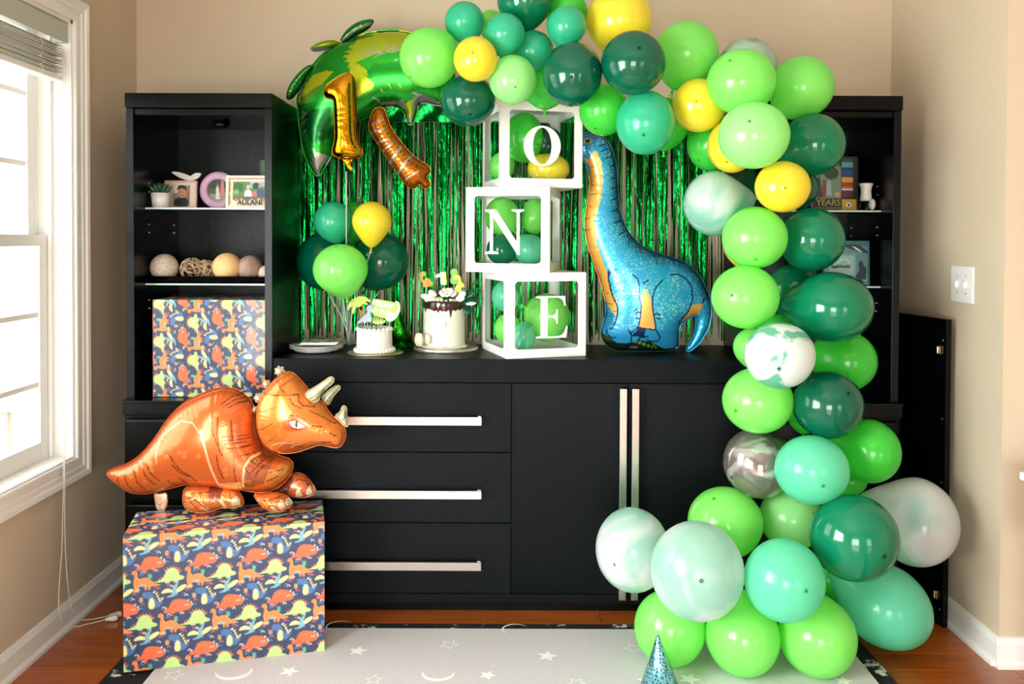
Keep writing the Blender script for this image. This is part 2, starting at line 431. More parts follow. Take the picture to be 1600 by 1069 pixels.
m.box(cur, 4.35, YF - 0.15, YF, 0, ZC); struct(m.build('wall_front', M_wall))
m = MB(); m.box(XL - 0.15, 4.35, YF - 0.15, YB + 0.15, ZC, ZC + 0.1); struct(m.build('ceiling', M_ceil))
# baseboards: profile swept along x or y
def base_prof(): return [(0, 0), (0.024, 0), (0.024, 0.012), (0.016, 0.02), (0.014, 0.022), (0.014, 0.072), (0.010, 0.080), (0.006, 0.090), (0, 0.092)]
m = MB(); m.prism(base_prof(), lambda u, v, t: (XL + u, t, v), YF, YB); struct(m.build('baseboard_left', M_white))
m = MB(); m.prism(base_prof(), lambda u, v, t: (XR - u, t, v), YR, YB); struct(m.build('baseboard_right', M_white))
m = MB(); m.prism(base_prof(), lambda u, v, t: (t, YR - u, v), XR - 0.014, 4.2); struct(m.build('baseboard_corner', M_white))
# ------------------------------------------------------------------ windows
def window_left(n, y0, y1, z0, z1):
    X = XL
    t = thing('window_%d' % n, None, None, (X, (y0 + y1) / 2, z0)); t['kind'] = 'structure'
    cw = 0.074
    prof = [(0, 0), (0.012, 0), (0.014, 0.006), (0.014, 0.03), (0.018, 0.036), (0.018, 0.050), (0.024, 0.056), (0.026, 0.070), (0.022, cw), (0, cw)]
    m = MB()     # mitred casing on four sides
    def ring(pr, zz0, zz1, yy0, yy1):
        vs = []; k = len(pr)
        for (yy, zz, sy, sz) in ((yy0, zz0, -1, -1), (yy1, zz0, 1, -1), (yy1, zz1, 1, 1), (yy0, zz1, -1, 1)):
            vs += [(X + u, yy + sy * v, zz + sz * v) for u, v in pr]
        fs = [(c * k + i, c * k + (i + 1) % k, ((c + 1) % 4) * k + (i + 1) % k, ((c + 1) % 4) * k + i) for c in range(4) for i in range(k)]
        m.add(vs, fs)
    ring(prof, z0, z1, y0, y1); m.build('casing', M_white, t)
    m = MB(); d = 0.16
    m.box(X - d, X + 0.002, y0 - 0.002, y0 + 0.012, z0, z1); m.box(X - d, X + 0.002, y1 - 0.012, y1 + 0.002, z0, z1)
    m.box(X - d, X + 0.002, y0, y1, z1 - 0.012, z1 + 0.002); m.box(X - d, X - 0.092, y0, y1, z0, z0 + 0.03)
    for yy in (y0 + 0.012, y1 - 0.026): m.box(X - 0.075, X - 0.062, yy, yy + 0.014, z0, z1); m.box(X - 0.122, X - 0.112, yy, yy + 0.014, z0, z1)
    m.build('jamb', M_white, t)
    m = MB(); m.box(X - 0.10, X + 0.004, y0 + 0.002, y1 - 0.002, z0 - 0.012, z0 + 0.008); m.build('sill', M_white, t, bevel=0.002)
    zm = 1.320
    for nm, xa, za, zb in (('lower_sash', X - 0.108, z0 + 0.008, zm + 0.020), ('upper_sash', X - 0.146, zm - 0.018, z1 - 0.012)):
        a, b = y0 + 0.026, y1 - 0.026; s = 0.048; m = MB(); th = 0.032
        m.box(xa, xa + th, a, a + s, za, zb); m.box(xa, xa + th, b - s, b, za, zb)
        m.box(xa, xa + th, a + s, b - s, za, za + (0.062 if nm == 'lower_sash' else 0.036)); m.box(xa, xa + th, a + s, b - s, zb - 0.038, zb)
        so = m.build(nm, M_white, t, bevel=0.0015)
        ga, gb = a + s, b - s; gz0 = za + (0.062 if nm == 'lower_sash' else 0.036); gz1 = zb - 0.038
        m = MB(); m.box(xa + 0.012, xa + 0.017, ga, gb, gz0, gz1); m.build('pane', M_glass, so)
        zl = (1.070, 0.834) if nm == 'lower_sash' else (1.579, 1.815)
        for z in zl: m = MB(); m.box(xa + 0.004, xa + 0.026, ga, gb, z - 0.009, z + 0.009); m.build('muntin', M_white, so, bevel=0.002)
        for k in (1, 2):
            yy = ga + (gb - ga) * k / 3; m = MB(); m.box(xa + 0.005, xa + 0.025, yy - 0.009, yy + 0.009, gz0, gz1); m.build('muntin', M_white, so, bevel=0.002)
        if nm == 'lower_sash':
            m = MB(); m.obox((xa + 0.02, (a + b) / 2, zb + 0.006), (0.012, 0, 0), (0, 0.03, 0), (0, 0, 0.006)); m.build('sash_lock', M_metal, so, bevel=0.002)
    return t
window_left(1, *WIN1); window_left(2, *WIN2)
def window_front(n, x0, x1, z0, z1):
    Y = YF
    t = thing('window_%d' % n, None, None, ((x0 + x1) / 2, Y, z0)); t['kind'] = 'structure'
    m = MB(); c = 0.08
    m.box(x0 - c, x1 + c, Y, Y + 0.02, z1, z1 + c); m.box(x0 - c, x1 + c, Y, Y + 0.02, z0 - c, z0)
    m.box(x0 - c, x0, Y, Y + 0.02, z0, z1); m.box(x1, x1 + c, Y, Y + 0.02, z0, z1); m.build('casing', M_white, t)
    m = MB(); f = 0.05
    m.box(x0, x0 + f, Y - 0.1, Y - 0.05, z0, z1); m.box(x1 - f, x1, Y - 0.1, Y - 0.05, z0, z1); m.box(x0 + f, x1 - f, Y - 0.1, Y - 0.05, z0, z0 + f); m.box(x0 + f, x1 - f, Y - 0.1, Y - 0.05, z1 - f, z1)
    xm = (x0 + x1) / 2; m.box(xm - 0.035, xm + 0.035, Y - 0.1, Y - 0.05, z0 + f, z1 - f); m.build('sash', M_white, t)
    for k in range(1, 6):
        z = z0 + (z1 - z0) * k / 6; m = MB(); m.box(x0 + f, x1 - f, Y - 0.085, Y - 0.065, z - 0.01, z + 0.01); m.build('muntin', M_white, t)
    m = MB(); m.box(x0 + f, x1 - f, Y - 0.078, Y - 0.072, z0 + f, z1 - f); m.build('pane', M_glass, t)
window_front(3, *WIN3); window_front(4, *WIN4)
# ------------------------------------------------------------------ blind in the left window
M_blind = mat('blind_slat', (214, 210, 196), rough=0.5); M_valance = mat('blind_valance', (188, 190, 182), rough=0.55)
M_cord = mat('cord_white', (232, 228, 218), rough=0.6)
by0, by1 = WIN1[0] + 0.02, WIN1[1] - 0.018
bl = thing('window_blind', 'raised cream horizontal blind bunched at the top of the window', 'window blind', (XL - 0.03, (by0 + by1) / 2, 1.95))
m = MB(); m.box(XL - 0.012, XL - 0.006, by0, by1, 1.995, 2.062); m.box(XL - 0.06, XL - 0.012, by1 - 0.006, by1, 1.995, 2.062); m.build('valance', M_valance, bl, bevel=0.001)
m = MB(); m.box(XL - 0.058, XL - 0.014, by0 + 0.01, by1 - 0.01, 2.02, 2.060); m.build('head_rail', M_white, bl, bevel=0.002)
for k in range(13):
    z = 1.885 + k * 0.0078 + random.uniform(-0.001, 0.001); m = MB(); j = random.uniform(-0.002, 0.002); tt = random.uniform(-0.0025, 0.0025)
    m.add([(XL - 0.060, by0 + 0.015, z), (XL - 0.036, by0 + 0.015, z + 0.0035), (XL - 0.012, by0 + 0.015, z + tt), (XL - 0.060, by1 - 0.02 + j, z), (XL - 0.036, by1 - 0.02 + j, z + 0.0035), (XL - 0.012, by1 - 0.02 + j, z + tt),
           (XL - 0.060, by0 + 0.015, z + .0028), (XL - 0.036, by0 + 0.015, z + 0.0063), (XL - 0.012, by0 + 0.015, z + tt + .0028), (XL - 0.060, by1 - 0.02 + j, z + .0028), (XL - 0.036, by1 - 0.02 + j, z + 0.0063), (XL - 0.012, by1 - 0.02 + j, z + tt + .0028)],
          [(0, 1, 4, 3), (1, 2, 5, 4), (6, 9, 10, 7), (7, 10, 11, 8), (0, 3, 9, 6), (2, 8, 11, 5), (0, 6, 7, 1), (1, 7, 8, 2), (3, 4, 10, 9), (4, 5, 11, 10)])
    m.build('slat', M_blind, bl)
m = MB(); m.box(XL - 0.060, XL - 0.012, by0 + 0.015, by1 - 0.022, 1.862, 1.880); m.build('bottom_rail', M_white, bl, bevel=0.003)
for yy in (by1 - 0.16, by0 + 0.16):
    m = MB(); pts = []
    for k in range(60):
        a = k / 59; pts.append((XL - 0.008 + 0.003 * math.sin(a * 40), yy + 0.012 * math.sin(a * 31) * math.sin(a * PI), 1.995 - a * 0.14))
    m.tube(pts, 0.0011, 5); m.build('ladder_cord', M_cord, bl)
cd = []
cpts = [P(100, 62, 3.0), WX(98, 140, XL + .0), WX(98, 400, XL + 0.012), WX(98, 600, XL + 0.02), WX(99, 735, XL + 0.034), WX(97, 850, XL + 0.03), WX(92, 950, XL + 0.03), G(108, 978, 0.01), G(138, 975, 0.008), G(166, 968, 0.012)]
cpts2 = [P(104, 62, 3.0), WX(101, 140, XL + .0), WX(101, 400, XL + 0.012), WX(101, 640, XL + 0.02), WX(101, 738, XL + 0.034), WX(102, 850, XL + 0.03), WX(108, 930, XL + 0.03), G(120, 965, 0.012), G(142, 968, 0.008), G(172, 962, 0.012)]
cord = thing('blind_cord', 'pair of thin white blind cords trailing from the window to the floor', 'cord', cpts[0])
def crom(p, k=8):
    p = [Vector(q) for q in p]; o = []
    for i in range(len(p) - 1):
        a, b, c, d = p[max(i - 1, 0)], p[i], p[i + 1], p[min(i + 2, len(p) - 1)]
        for j in range(k):
            t = j / k; o.append(0.5 * ((2 * b) + (c - a) * t + (2 * a - 5 * b + 4 * c - d) * t * t + (3 * b - a - 3 * c + d) * t ** 3))
    return o + [p[-1]]
for q in (cpts, cpts2):
    m = MB(); m.tube(crom(q), 0.0013, 6); m.build('cord_strand', M_cord, cord)
    e = Vector(q[-1]); dr = (Vector(q[-1]) - Vector(q[-2])); dr.z = 0; dr.normalize()
    m = MB(); m.lathe(e, [(0.0001, -0.004), (0.005, -0.003), (0.006, 0.004), (0.010, 0.022), (0.0105, 0.030), (0.008, 0.036), (0.0001, 0.038)], 14, axis=dr); m.build('tassel', M_cord, cord)
# ------------------------------------------------------------------ outside
M_siding = mat('white_siding', (240, 240, 238), rough=0.6)
M_ground = mat('patio_concrete', (200, 198, 190), rough=0.9, noise=0.05)
m = MB(); m.box(-30, 30, -30, 30, -0.55, -0.5); struct(m.build('ground_outside', M_ground))
hs_ = thing('neighbouring_house', 'white clapboard wall of the house seen through the window', 'house', (-3.6, 5.9, -0.5))
for k in range(27):
    z = -0.5 + k * 0.165; m = MB()
    m.add([(-5.2, 5.9, z), (-2.1, 5.9, z), (-2.1, 5.914, z + 0.165), (-5.2, 5.914, z + 0.165), (-5.2, 5.95, z), (-2.1, 5.95, z), (-2.1, 5.95, z + 0.165), (-5.2, 5.95, z + 0.165)],
          [(0, 1, 2, 3), (4, 7, 6, 5), (0, 4, 5, 1), (2, 6, 7, 3), (1, 5, 6, 2), (0, 3, 7, 4)])
    m.build('plank', M_siding, hs_)
M_rail = mat('deck_rail_wood', (176, 160, 148), rough=0.8)
rl = thing('deck_railing', 'pale wooden deck railing outside the lower window panes', 'railing', (-2.8, 4.6, -0.5))
m = MB(); m.box(-3.6, -1.9, 4.56, 4.66, 0.40, 0.44); m.build('top_rail', M_rail, rl)
m = MB(); m.box(-3.6, -1.9, 4.59, 4.63, -0.35, -0.30); m.build('bottom_rail', M_rail, rl)
for k in range(14): m = MB(); x = -3.55 + k * 0.12; m.box(x, x + 0.04, 4.59, 4.63, -0.30, 0.40); m.build('baluster', M_rail, rl)
for x in (-3.6, -1.98): m = MB(); m.box(x, x + 0.09, 4.565, 4.655, -0.5, 0.5); m.build('post', M_rail, rl)
# ------------------------------------------------------------------ sideboard
SX0, SX1, SY, SYB, SH = -0.834, 0.862, 3.054, 3.485, 0.905
sb = thing('sideboard', 'long black wood grain sideboard with three drawers and two doors', 'sideboard', ((SX0 + SX1) / 2, 3.27, 0))
m = MB(); m.box(SX0, SX1, SY, SYB, 0.822, SH); m.build('top', M_oakH, sb, bevel=0.0015)
m = MB(); m.box(SX0 + .003, SX1 - .003, SY + 0.022, SYB, 0.03, 0.822); m.build('carcass', M_dark, sb)
m = MB(); m.box(SX0, SX1, SY, SYB, 0.034, 0.066); m.build('bottom_rail', M_oakH, sb, bevel=0.001)
m = MB(); m.box(SX0 + 0.01, SX1 - 0.01, SY + 0.02, SYB, 0.0, 0.034); m.build('plinth', M_black, sb)
XM = 0.0125
for za, zb, zh in ((0.5745, 0.8195, 0.692), (0.3225, 0.5715, 0.432), (0.0685, 0.3195, 0.179)):
    m = MB(); m.box(SX0 + 0.002, XM - 0.002, SY, SY + 0.02, za, zb); d = m.build('drawer', M_oakH, sb, bevel=0.0012)
    m = MB(); m.box(-0.730, -0.093, SY - 0.040, SY - 0.028, zh - 0.0145, zh + 0.0145)
    for x in (-0.728, -0.107): m.box(x, x + 0.012, SY - 0.030, SY, zh + 0.004, zh + 0.0165)
    m.build('handle', M_metal, d, bevel=0.0008)
for xa, xb, xh in ((XM + 0.001, 0.4235, 0.3915), (0.4265, SX1 - 0.002, 0.4345)):
    m = MB(); m.box(xa, xb, SY, SY + 0.02, 0.0685, 0.8195); d = m.build('door', M_oakV, sb, bevel=0.0012)
    m = MB(); m.box(xh, xh + 0.0245, SY - 0.040, SY - 0.028, 0.062, 0.808)
    for z in (0.068, 0.796): m.box(xh + 0.002, xh + 0.014, SY - 0.030, SY, z, z + 0.012)
    m.build('handle', M_metal, d, bevel=0.0008)
# ------------------------------------------------------------------ towers
TZ = 0.756
def tower(x0, x1, label, name='display_cabinet'):
    t = thing(name, label, 'cabinet', ((x0 + x1) / 2, 3.27, 0))
    yb = 3.488; yf = 3.060; s = 0.027
    m = MB(); m.box(x0, x1, yf - 0.02, yb, 0.0, TZ - 0.05); m.box(x0 - 0.004, x1 if x0 < 0 else x1 + 0.004, yf - 0.028, yb, TZ - 0.05, TZ - 0.002); m.build('base', M_black, t, bevel=0.002)
    m = MB(); m.box(x0 + 0.01, x1 - 0.01, yf - 0.045, yf - 0.0205, 0.405, 0.695)
    d = m.build('drawer', M_black, t, bevel=0.009)
    m = MB(); m.box(x0 + 0.01, x1 - 0.01, yf - 0.040, yf - 0.0205, 0.05, 0.392); m.build('door', M_black, t, bevel=0.006)
    m = MB(); m.box(x0 - 0.005, x1 if x0 < 0 else x1 + 0.005, yf - 0.034, yf + 0.03, TZ - 0.008, TZ + 0.002); m.build('ledge', M_black, t, bevel=0.002)
    m = MB(); m.box(x0, x0 + s, yf, yb, TZ, 1.79); m.build('side_panel', M_black, t, bevel=0.0015)
    m = MB(); m.box(x1 - s, x1, yf, yb, TZ, 1.79); m.build('side_panel', M_black, t, bevel=0.0015)
    m = MB(); m.box(x0 + s, x1 - s, yb - 0.012, yb, TZ, 1.79); m.build('back_panel', M_blackin, t)
    m = MB(); m.box(x0 + s, x1 - s, yf + 0.004, yb - 0.012, 1.765, 1.79); m.box(x0 - 0.003, x1 + 0.003, yf - 0.006, yb, 1.79, 1.842)
    m.build('crown', M_black, t, bevel=0.004)
    for z in (1.441, 1.164):
        m = MB(); m.box(x0 + s + 0.001, x1 - s - 0.001, yf + 0.095, yb - 0.014, z - 0.006, z); gs = m.build('glass_shelf', M_shelfglass, t)
        m = MB(); m.box(x0 + s + 0.001, x1 - s - 0.001, yf + 0.0935, yf + 0.095, z - 0.006, z); m.build('edge_glow_strip', M_edgeglow, gs)  # added strip: the bright glint of the shelf front, painted as colour
    for xx in (x0 + s, x1 - s - 0.003):
        m = MB()
        for z in (1.38, 1.35, 1.50, 1.53, 1.10, 1.07):
            for yy in (yf + 0.13, yb - 0.06): m.obox((xx + 0.0015, yy, z), (0.0016, 0, 0), (0, 0.002, 0), (0, 0, 0.002))
        m.build('shelf_pins', M_metal, t)['kind'] = 'stuff'
    m = MB(); m.lathe(((x0 + x1) / 2 + 0.02, 3.24, 1.742), [(0.001, 0), (0.024, 0.001), (0.03, 0.006), (0.03, 0.02), (0.026, 0.023), (0.001, 0.0235)], 20); m.build('cabinet_light', M_black, t)
    return t
tower(-1.355, -0.838, 'tall black open-shelf cabinet left of the sideboard with glass shelves')
tower(0.868, 1.386, 'tall black open-shelf cabinet behind the right side of the balloon arch')
# loose board in the gap
a, b = Vector((1.505, 2.945, 0)), Vector((1.415, 3.46, 0)); dr = (b - a).normalized(); nr = Vector((-dr.y, dr.x, 0))
bd = thing('leaning_door', 'loose black cabinet door standing in the gap beside the right wall', 'cabinet door', a)
c = (a + b) / 2; L_ = (b - a).length / 2
m = MB(); m.obox(c + Vector((0, 0, 0.532)), dr * L_, nr * 0.010, (0, 0, 0.531)); m.build('panel', M_black, bd, bevel=0.002)
m = MB(); m.obox(c + nr * 0.0115 + Vector((0, 0, 0.985)), dr * L_ * 0.9, nr * 0.0015, (0, 0, 0.022)); m.build('cross_strip', M_black, bd)
for z in (0.955, 0.105):
    p = a + dr * 0.035 + nr * 0.014; m = MB(); m.obox(p + Vector((0, 0, z)), dr * 0.010, nr * 0.004, (0, 0, 0.014)); m.tube([p + nr * 0.004 + Vector((0, 0, z - 0.012)), p + nr * 0.004 + Vector((0, 0, z + 0.012))], 0.004, 8)
    m.build('hinge', M_brass, bd, bevel=0.001)
for z in (0.99, 0.72, 0.5, 0.06):
    p = a + dr * 0.014 + nr * 0.0115; m = MB(); m.lathe(p + Vector((0, 0, z)), [(0.0001, 0.002), (0.003, 0.0015), (0.003, 0)], 8, axis=nr); m.build('screw', M_metal, bd)
# switch plate
p0 = WX(1488, 445, XR); p1 = WX(1523, 445, XR); yc = (p0.y + p1.y) / 2; zc = (WX(1505, 416, XR).z + WX(1505, 473, XR).z) / 2
sw = thing('light_switch', 'white double toggle light switch plate on the right wall', 'light switch', (XR, yc, zc))
hw = abs(p0.y - p1.y) / 2
m = MB(); m.box(XR - 0.006, XR, yc - hw, yc + hw, zc - 0.062, zc + 0.062); m.build('plate', M_white, sw, bevel=0.004)
for s in (-1, 1):
    m = MB(); m.obox((XR - 0.010, yc + s * hw * 0.38, zc), (0.006, 0, 0.003), (0, 0.005, 0), (-0.002, 0, 0.010)); m.build('toggle', M_white, sw, bevel=0.001)
    for q in (-1, 1): m = MB(); m.lathe((XR - 0.006, yc + s * hw * 0.38, zc + q * 0.030), [(0.0001, 0.0012), (0.003, 0.001), (0.003, 0)], 8, axis=(-1, 0, 0)); m.build('screw', M_metal, sw)
# side table sliver beyond the corner
M_orangewood = mat('honey_wood', (196, 130, 60), rough=0.4, noise=0.15, nscale=12)
q = P(1593, 737, 2.49); sx = q.x; szt = q.z
st = thing('side_table', 'honey wood side table with a white top at the right edge', 'table', (sx + 0.3, 2.33, 0))
m = MB(); m.box(sx, sx + 0.6, 2.18, 2.49, szt - 0.022, szt); m.build('top', M_white, st, bevel=0.002)
m = MB(); m.box(sx + 0.012, sx + 0.58, 2.20, 2.47, szt - 0.20, szt - 0.022); m.build('apron', M_orangewood, st)
for xx in (sx + 0.07, sx + 0.53):
    for yy in (2.22, 2.44): m = MB(); m.add([(xx + s * w_, yy + t_ * w_, z) for z, w_ in ((0, 0.012), (szt - 0.2, 0.02)) for s, t_ in ((-1, -1), (1, -1), (1, 1), (-1, 1))], [(0, 1, 2, 3), (4, 7, 6, 5), (0, 4, 5, 1), (1, 5, 6, 2), (2, 6, 7, 3), (3, 7, 4, 0)]); m.build('leg', M_orangewood, st)
# ------------------------------------------------------------------ rug and play mat
def rugmat():
    m, N, L, b = newmat('distressed_rug')
    tc = N.new('ShaderNodeTexCoord'); n = N.new('ShaderNodeTexNoise'); n.inputs['Scale'].default_value = 9; n.inputs['Detail'].default_value = 12; n.inputs['Roughness'].default_value = 0.75
    L.new(tc.outputs['Object'], n.inputs['Vector']); r = N.new('ShaderNodeValToRGB')
    r.color_ramp.elements[0].position = 0.57; r.color_ramp.elements[0].color = srgb(10, 11, 14); r.color_ramp.elements[1].position = 0.60; r.color_ramp.elements[1].color = srgb(225, 222, 220)
    L.new(n.outputs[0], r.inputs[0]); L.new(r.outputs[0], b.inputs['Base Color']); b.inputs['Roughness'].default_value = 0.95; return m
rb = G(800, 978, 0).y; rx0, rx1 = -1.215, 1.168
m = MB(); m.box(rx0, rx1, 1.2, rb, 0.0002, 0.007); tag(m.build('area_rug', rugmat(), loc=(0, 2.5, 0), bevel=0.002), 'black rug with distressed white print lying under the grey mat', 'rug')
def matmat():
    m, N, L, b = newmat('woven_mat')
    tc = N.new('ShaderNodeTexCoord'); ck = N.new('ShaderNodeTexChecker'); ck.inputs['Scale'].default_value = 260
    ck.inputs[1].default_value = srgb(192, 186, 189); ck.inputs[2].default_value = srgb(226, 220, 223); L.new(tc.outputs['Object'], ck.inputs[0])
    n = N.new('ShaderNodeTexNoise'); n.inputs['Scale'].default_value = 300; L.new(tc.outputs['Object'], n.inputs['Vector'])
    mx = N.new('ShaderNodeMixRGB'); mx.blend_type = 'OVERLAY'; mx.inputs[0].default_value = 0.4; L.new(ck.outputs[0], mx.inputs[1]); L.new(n.outputs[0], mx.inputs[2])
    L.new(mx.outputs[0], b.inputs['Base Color']); b.inputs['Roughness'].default_value = 0.7
    bp = N.new('ShaderNodeBump'); bp.inputs['Strength'].default_value = 0.5; bp.inputs['Distance'].default_value = 0.001; L.new(ck.outputs[1], bp.inputs['Height']); L.new(bp.outputs[0], b.inputs['Normal'])
    return m
M_star = mat('mat_print_white', (246, 245, 243), rough=0.6)
mt_z0, mt_z1 = 0.0072, 0.0175
myb = G(800, 982, mt_z1).y; mx0, mx1 = -1.075, 1.105
pm = thing('play_mat', 'light grey woven play mat printed with white stars and moons', 'mat', (0, 2.5, 0))
outl = [(mx0, 1.3), (mx1, 1.3), (mx1, myb - 0.06), (mx1 - 0.02, myb - 0.02), (mx1 - 0.06, myb), (mx0 + 0.06, myb), (mx0 + 0.02, myb - 0.02), (mx0, myb - 0.06)]
m = MB(); m.prism(outl, lambda u, v, t: (u, v, t), mt_z0, mt_z1); m.build('mat_body', matmat(), pm, bevel=0.003)
def star_pts(r, k=0.42, rot=0.0): return [((r if i % 2 == 0 else r * k) * math.sin(rot + i * PI / 5), (r if i % 2 == 0 else r * k) * math.cos(rot + i * PI / 5)) for i in range(10)]
zs = mt_z1 + 0.0003
for (px, py, kind, r, rot) in ((559, 1017, 'f', .032, .1), (702, 1007, 'o', .034, .5), (855, 1025, 'f', .034, .2), (990, 1013, 'o', .034, .9), (452, 1049, 'f', .032, .3), (584, 1062, 'o', .030, 0),
                               (762, 1055, 'f', .028, .4), (901, 1067, 'o', .032, .6), (272, 1055, 'o', .034, .2), (1077, 1061, 'f', .034, .5), (1010, 1064, 'f', .03, .1), (1318, 1064, 'f', .028, .3)):
    c = G(px, py, zs); m = MB()
    if kind == 'f': m.prism(star_pts(r, .45, rot), lambda u, v, t: (c.x + u, c.y + v, t), mt_z1 - 0.001, zs)
    else:
        o1, o2 = star_pts(r, .45, rot), star_pts(r * .78, .45, rot)
        vs = [(c.x + u, c.y + v, zs) for u, v in o1] + [(c.x + u, c.y + v, zs) for u, v in o2]
        m.add(vs, [(i, (i + 1) % 10, (i + 1) % 10 + 10, i + 10) for i in range(10)])
    m.build('star', M_star, pm)
for (px, py, r, rot, k) in ((359, 1060, .055, -.3, 1), (683, 1062, .05, .0, 1), (527, 985, .045, 2.2, .3), (805, 990, .045, 2.4, .3)):
    c = G(px, py, zs); m = MB(); n = 14; vs = []
    for i in range(n + 1):
        a = -1.9 + 3.8 * i / n; ro = r; w_ = (0.34 if k == 1 else 0.14) * r * (1 - (a / 1.9) ** 2)
        for rr in (ro, ro - w_): vs.append((c.x + rr * math.sin(a + rot + PI), c.y + rr * math.cos(a + rot + PI) * 0.9 + r * 0.7, zs))
    m.add(vs, [(2 * i, 2 * i + 1, 2 * i + 3, 2 * i + 2) for i in range(n)]); m.build('moon', M_star, pm)
# ------------------------------------------------------------------ latex balloons
def latex(name, col, edge=None, tr=0.35, clear=0.0, rough=0.28, marble=None, mscale=5.0, mdist=3.0, ramp=(0.42, 0.56)):
    m = bpy.data.materials.new(name); m.use_nodes = True; N, L = m.node_tree.nodes, m.node_tree.links
    b = N['Principled BSDF']; out = N['Material Output']
    b.inputs['Roughness'].default_value = rough; b.inputs['Specular IOR Level'].default_value = 0.55
    b.inputs['Coat Weight'].default_value = 0.5; b.inputs['Coat Roughness'].default_value = 0.03
    c = srgb(*col)
    rgb = N.new('ShaderNodeRGB'); rgb.outputs[0].default_value = c; src = rgb.outputs[0]
    if marble:
        tc = N.new('ShaderNodeTexCoord'); oi = N.new('ShaderNodeObjectInfo'); ad = N.new('ShaderNodeVectorMath'); ad.operation = 'ADD'
        sc = N.new('ShaderNodeVectorMath'); sc.operation = 'SCALE'; sc.inputs['Scale'].default_value = 7.0
        cv = N.new('ShaderNodeCombineXYZ'); L.new(oi.outputs['Random'], cv.inputs[0]); L.new(oi.outputs['Random'], cv.inputs[1]); L.new(cv.outputs[0], sc.inputs[0])
        L.new(tc.outputs['Object'], ad.inputs[0]); L.new(sc.outputs[0], ad.inputs[1])
        n = N.new('ShaderNodeTexNoise'); n.inputs['Scale'].default_value = mscale; n.inputs['Detail'].default_value = 3; n.inputs['Distortion'].default_value = mdist
        L.new(ad.outputs[0], n.inputs['Vector']); r = N.new('ShaderNodeValToRGB')
        r.color_ramp.elements[0].position = ramp[0]; r.color_ramp.elements[0].color = c
        r.color_ramp.elements[1].position = ramp[1]; r.color_ramp.elements[1].color = srgb(*marble)
        L.new(n.outputs[0], r.inputs[0]); src = r.outputs[0]
    at = N.new('ShaderNodeAttribute'); at.attribute_name = 'Print'
    mx = N.new('ShaderNodeMixRGB'); L.new(at.outputs['Fac'], mx.inputs[0])
    dk = N.new('ShaderNodeMixRGB'); dk.blend_type = 'MULTIPLY'; dk.inputs[0].default_value = 1; L.new(src, dk.inputs[1]); L.new(src, dk.inputs[2])
    L.new(dk.outputs[0], mx.inputs[1]); L.new(src, mx.inputs[2]); src = mx.outputs[0]
    L.new(src, b.inputs['Base Color'])
    t = N.new('ShaderNodeBsdfTranslucent'); L.new(src, t.inputs[0])
    m1 = N.new('ShaderNodeMixShader'); m1.inputs[0].default_value = tr; L.new(b.outputs[0], m1.inputs[1]); L.new(t.outputs[0], m1.inputs[2]); res = m1.outputs[0]
    if clear:
        tp = N.new('ShaderNodeBsdfTransparent'); L.new(src, tp.inputs[0])
        lw = N.new('ShaderNodeLayerWeight'); lw.inputs[0].default_value = 0.35
        mr = N.new('ShaderNodeMapRange'); mr.inputs['From Max'].default_value = 0.8; mr.inputs['To Min'].default_value = clear; mr.inputs['To Max'].default_value = 0.0
        L.new(lw.outputs['Facing'], mr.inputs[0])
        m2 = N.new('ShaderNodeMixShader'); L.new(mr.outputs[0], m2.inputs[0]); L.new(res, m2.inputs[1]); L.new(tp.outputs[0], m2.inputs[2]); res = m2.outputs[0]
    L.new(res, out.inputs[0]); return m
LX = {
 'lime': latex('latex_lime', (152, 250, 118), tr=0.42),
 'pale': latex('latex_pale_lime', (176, 250, 158), tr=0.42),
 'green': latex('latex_green', (78, 228, 76), tr=0.45),
 'teal': latex('latex_teal', (58, 206, 158), tr=0.35, clear=0.06),
 'mint': latex('latex_mint', (122, 236, 196), tr=0.4, clear=0.16),
 'dark': latex('latex_dark_green', (0, 108, 78), tr=0.3, clear=0.10, rough=0.14),
 'deep': latex('latex_deep_teal', (10, 142, 100), tr=0.32, clear=0.10, rough=0.12),
 'yellow': latex('latex_yellow', (254, 232, 60), tr=0.3, rough=0.22),
 'marblemint': latex('latex_marble_mint', (150, 214, 192), tr=0.4, marble=(226, 240, 236), mscale=3.4, mdist=1.6, clear=0.12),
 'marblegreen': latex('latex_marble_green', (110, 190, 160), tr=0.35, marble=(240, 244, 242), mscale=4, mdist=2.4, ramp=(0.46, 0.52)),
 'marbleteal': latex('latex_marble_teal', (24, 120, 92), tr=0.35, marble=(190, 214, 196), mscale=5, mdist=2.0, ramp=(0.40, 0.50)),
 'marblewhite': latex('latex_marble_white', (182, 224, 208), tr=0.38, marble=(240, 242, 242), mscale=4, mdist=1.2, clear=0.22),
 'silver': latex('latex_silver_marble', (150, 140, 132), tr=0.15, marble=(226, 222, 220), mscale=4.5, mdist=3.2, ramp=(0.50, 0.58), rough=0.12),
}
LX['silver'].node_tree.nodes['Principled BSDF'].inputs['Metallic'].default_value = 0.55
def unit_balloon(pear, n=40):
    """axis +Z (crown) to -Z (neck); radius 1; returns rings of (r, z, tipmask)"""
    ph = [0.0, 0.035, 0.06, 0.09, 0.14] + [0.14 + (PI * 0.955 - 0.14) * i / 30 for i in range(1, 31)]
    rings = []
    for p in ph:
        r, z = math.sin(p), math.cos(p)
        if z < 0:
            k = -z; r = r * (1 - 0.30 * pear * k ** 2); z = z * (1 + 0.42 * pear * k ** 3)
        rings.append((r, z, 0.15 if p < 0.055 else (0.5 if p < 0.07 else 1.0)))
    zb = rings[-1][1]; rn = rings[-1][0]
    rings += [(max(0.055, rn * 0.75), zb - 0.02, 0.8), (0.045, zb - 0.05, 0.6)]
    return rings, zb - 0.05
